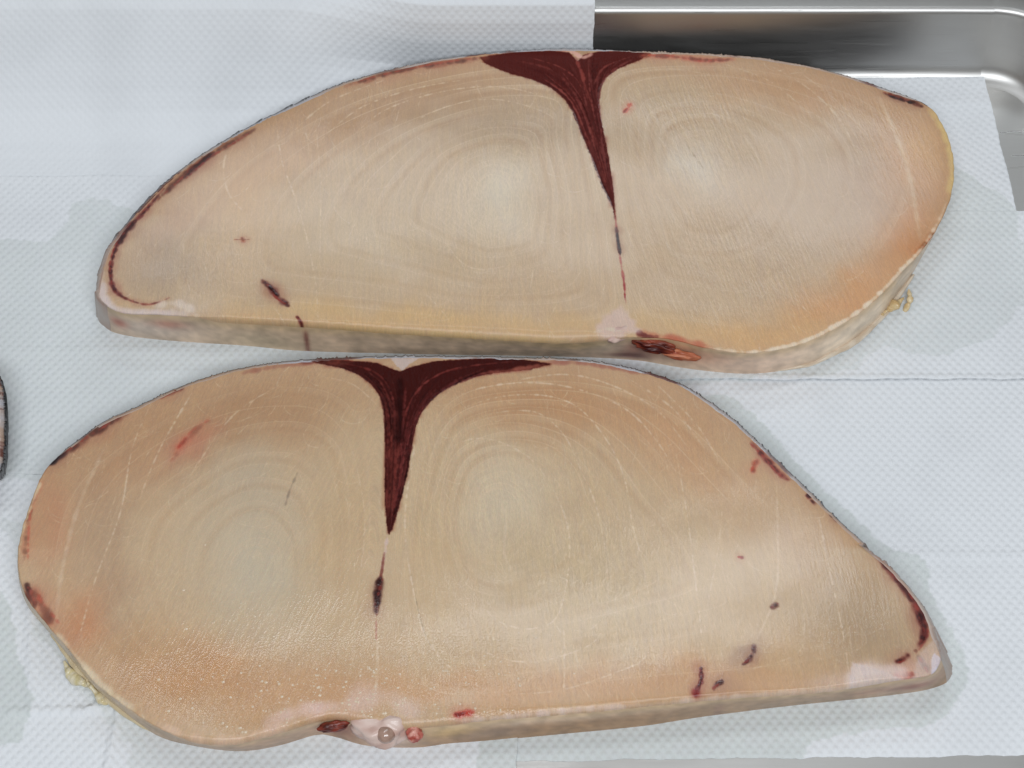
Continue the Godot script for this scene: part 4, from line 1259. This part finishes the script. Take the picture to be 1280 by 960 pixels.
	put("cut_side", side_mesh(sb, sa, rgb8(160, 126, 94), side, 0.4, 2), tissue(0.5), t)
	put("skin", skin_mesh(sa, sb, 2, -1.0, 0.86), tissue(0.45), t)
	put("backbone", lump(xyz(Vector2(-48.7, 153.5), 16.5), Vector3(11.5, 5.6, 7.4), rgb8(208, 186, 176), rgb8(184, 150, 138), 0.28, 5, 0.1), tissue(0.35, 0.2), t)
	var gm := StandardMaterial3D.new()
	gm.albedo_color = Color(0.74, 0.66, 0.62)
	gm.roughness = 0.06
	gm.clearcoat_enabled = true
	gm.clearcoat = 1.0
	put("jelly_bead", lump(xyz(Vector2(-47.4, 157.6), 19.5), Vector3(3.6, 3.2, 3.6), rgb8(170, 140, 126), rgb8(150, 122, 108), 0.02, 2), tissue(0.08, 1.0), t)
	put("blood_clot", lump(xyz(Vector2(-67.4, 153.8), 17.6), Vector3(6.0, 2.4, 2.2), rgb8(128, 56, 42), rgb8(70, 24, 18), 0.3, 3, 0.2), tissue(0.4, 0.15), t)
	put("torn_tissue", lump(xyz(Vector2(-36.9, 157.0), 18.0), Vector3(3.0, 2.6, 3.2), rgb8(204, 150, 136), rgb8(160, 74, 64), 0.35, 9), tissue(0.4, 0.2), t)
	put("fat_flap", flap(pts([-175.4, 122.1, -173.1, 126.2, -170.2, 129.5, -165.6, 131.5, -163.4, 128.8]), 5.0, 4.0, 1.5, rgb8(212, 204, 184), rgb8(196, 184, 140), 4), tissue(0.35), t)
	put("fat_flap", flap(pts([-165.0, 131.5, -160.8, 136.1, -158.0, 138.7, -155.0, 137.4]), 6.0, 3.0, 1.3, rgb8(210, 202, 180), rgb8(196, 180, 134), 7), tissue(0.35), t)
	put("membrane", flap(pts([-181.8, 110.3, -173.0, 121.5, -163.7, 131.5, -152.2, 140.7, -137.3, 151.1]), 5.0, 2.5, 1.6, rgb8(212, 198, 166), rgb8(200, 182, 148), 2), tissue(0.35), t)
	beads(t, [[Vector2(-65.4, 136.9), Vector2(28, 14)], [Vector2(-63.6, 143.3), Vector2(34, 8)], [Vector2(-102.8, 146.5), Vector2(60, 14)], [Vector2(-24.3, 136.9), Vector2(36, 16)], [Vector2(-95.3, 120.6), Vector2(60, 30)], [Vector2(-93.0, 157.6), Vector2(30, 5)], [Vector2(-51.3, 148.1), Vector2(14, 6)], [Vector2(-63.9, 135.3), Vector2(24, 14)], [Vector2(-78.8, 143.3), Vector2(34, 10)], [Vector2(-12.1, 150.3), Vector2(30, 3)]], 400, 5)

# ------------------------------------------------------------------ the sliver of a third steak
func build_third_steak() -> void:
	var t := thing("fish_steak", "grey skinned tip of another fish steak at the left edge of the tray", "fish steak", "raw fish steaks on paper towels")
	var top := pts([-238.2, -8.5, -224.3, -4.6, -215.7, 0.0, -211.4, 7.7, -209.1, 18.3, -207.4, 31.4, -206.6, 42.4, -208.7, 48.6, -216.7, 51.5, -229.3, 53.3])
	var base := pts([-244.3, -14.8, -229.3, -10.8, -219.8, -5.7, -215.5, 1.4, -213.2, 11.4, -211.4, 25.2, -210.7, 35.7, -213.0, 40.9, -222.4, 45.4, -235.2, 47.6])
	shape(top, base, Vector2(-222.4, 23.9), [-900.0, -800.0], 1.0, 1.2)
	ppm = 4.3
	canvas(Vector2(-244.1, -12.4), Vector2(-195.2, 58.7))
	ground(rgb8(150, 146, 142), [])
	stroke(pts([-211.4, 7.7, -209.1, 18.3, -207.4, 31.4, -206.6, 42.4]), 2.0, rgb8(196, 190, 182), 0.8, 0.3, 0.8)
	stroke(pts([-206.6, 42.4, -208.7, 48.6, -216.7, 51.5]), 3.0, rgb8(196, 178, 140), 0.8, 0.3, 0.5)
	var maps := finish(0.0, 0, 0, [])
	put("cut_face", face_mesh(), face_material(maps), t)
	var n := outline.size()
	put("skin", skin_mesh(0, n - 1, 3), tissue(0.45), t)
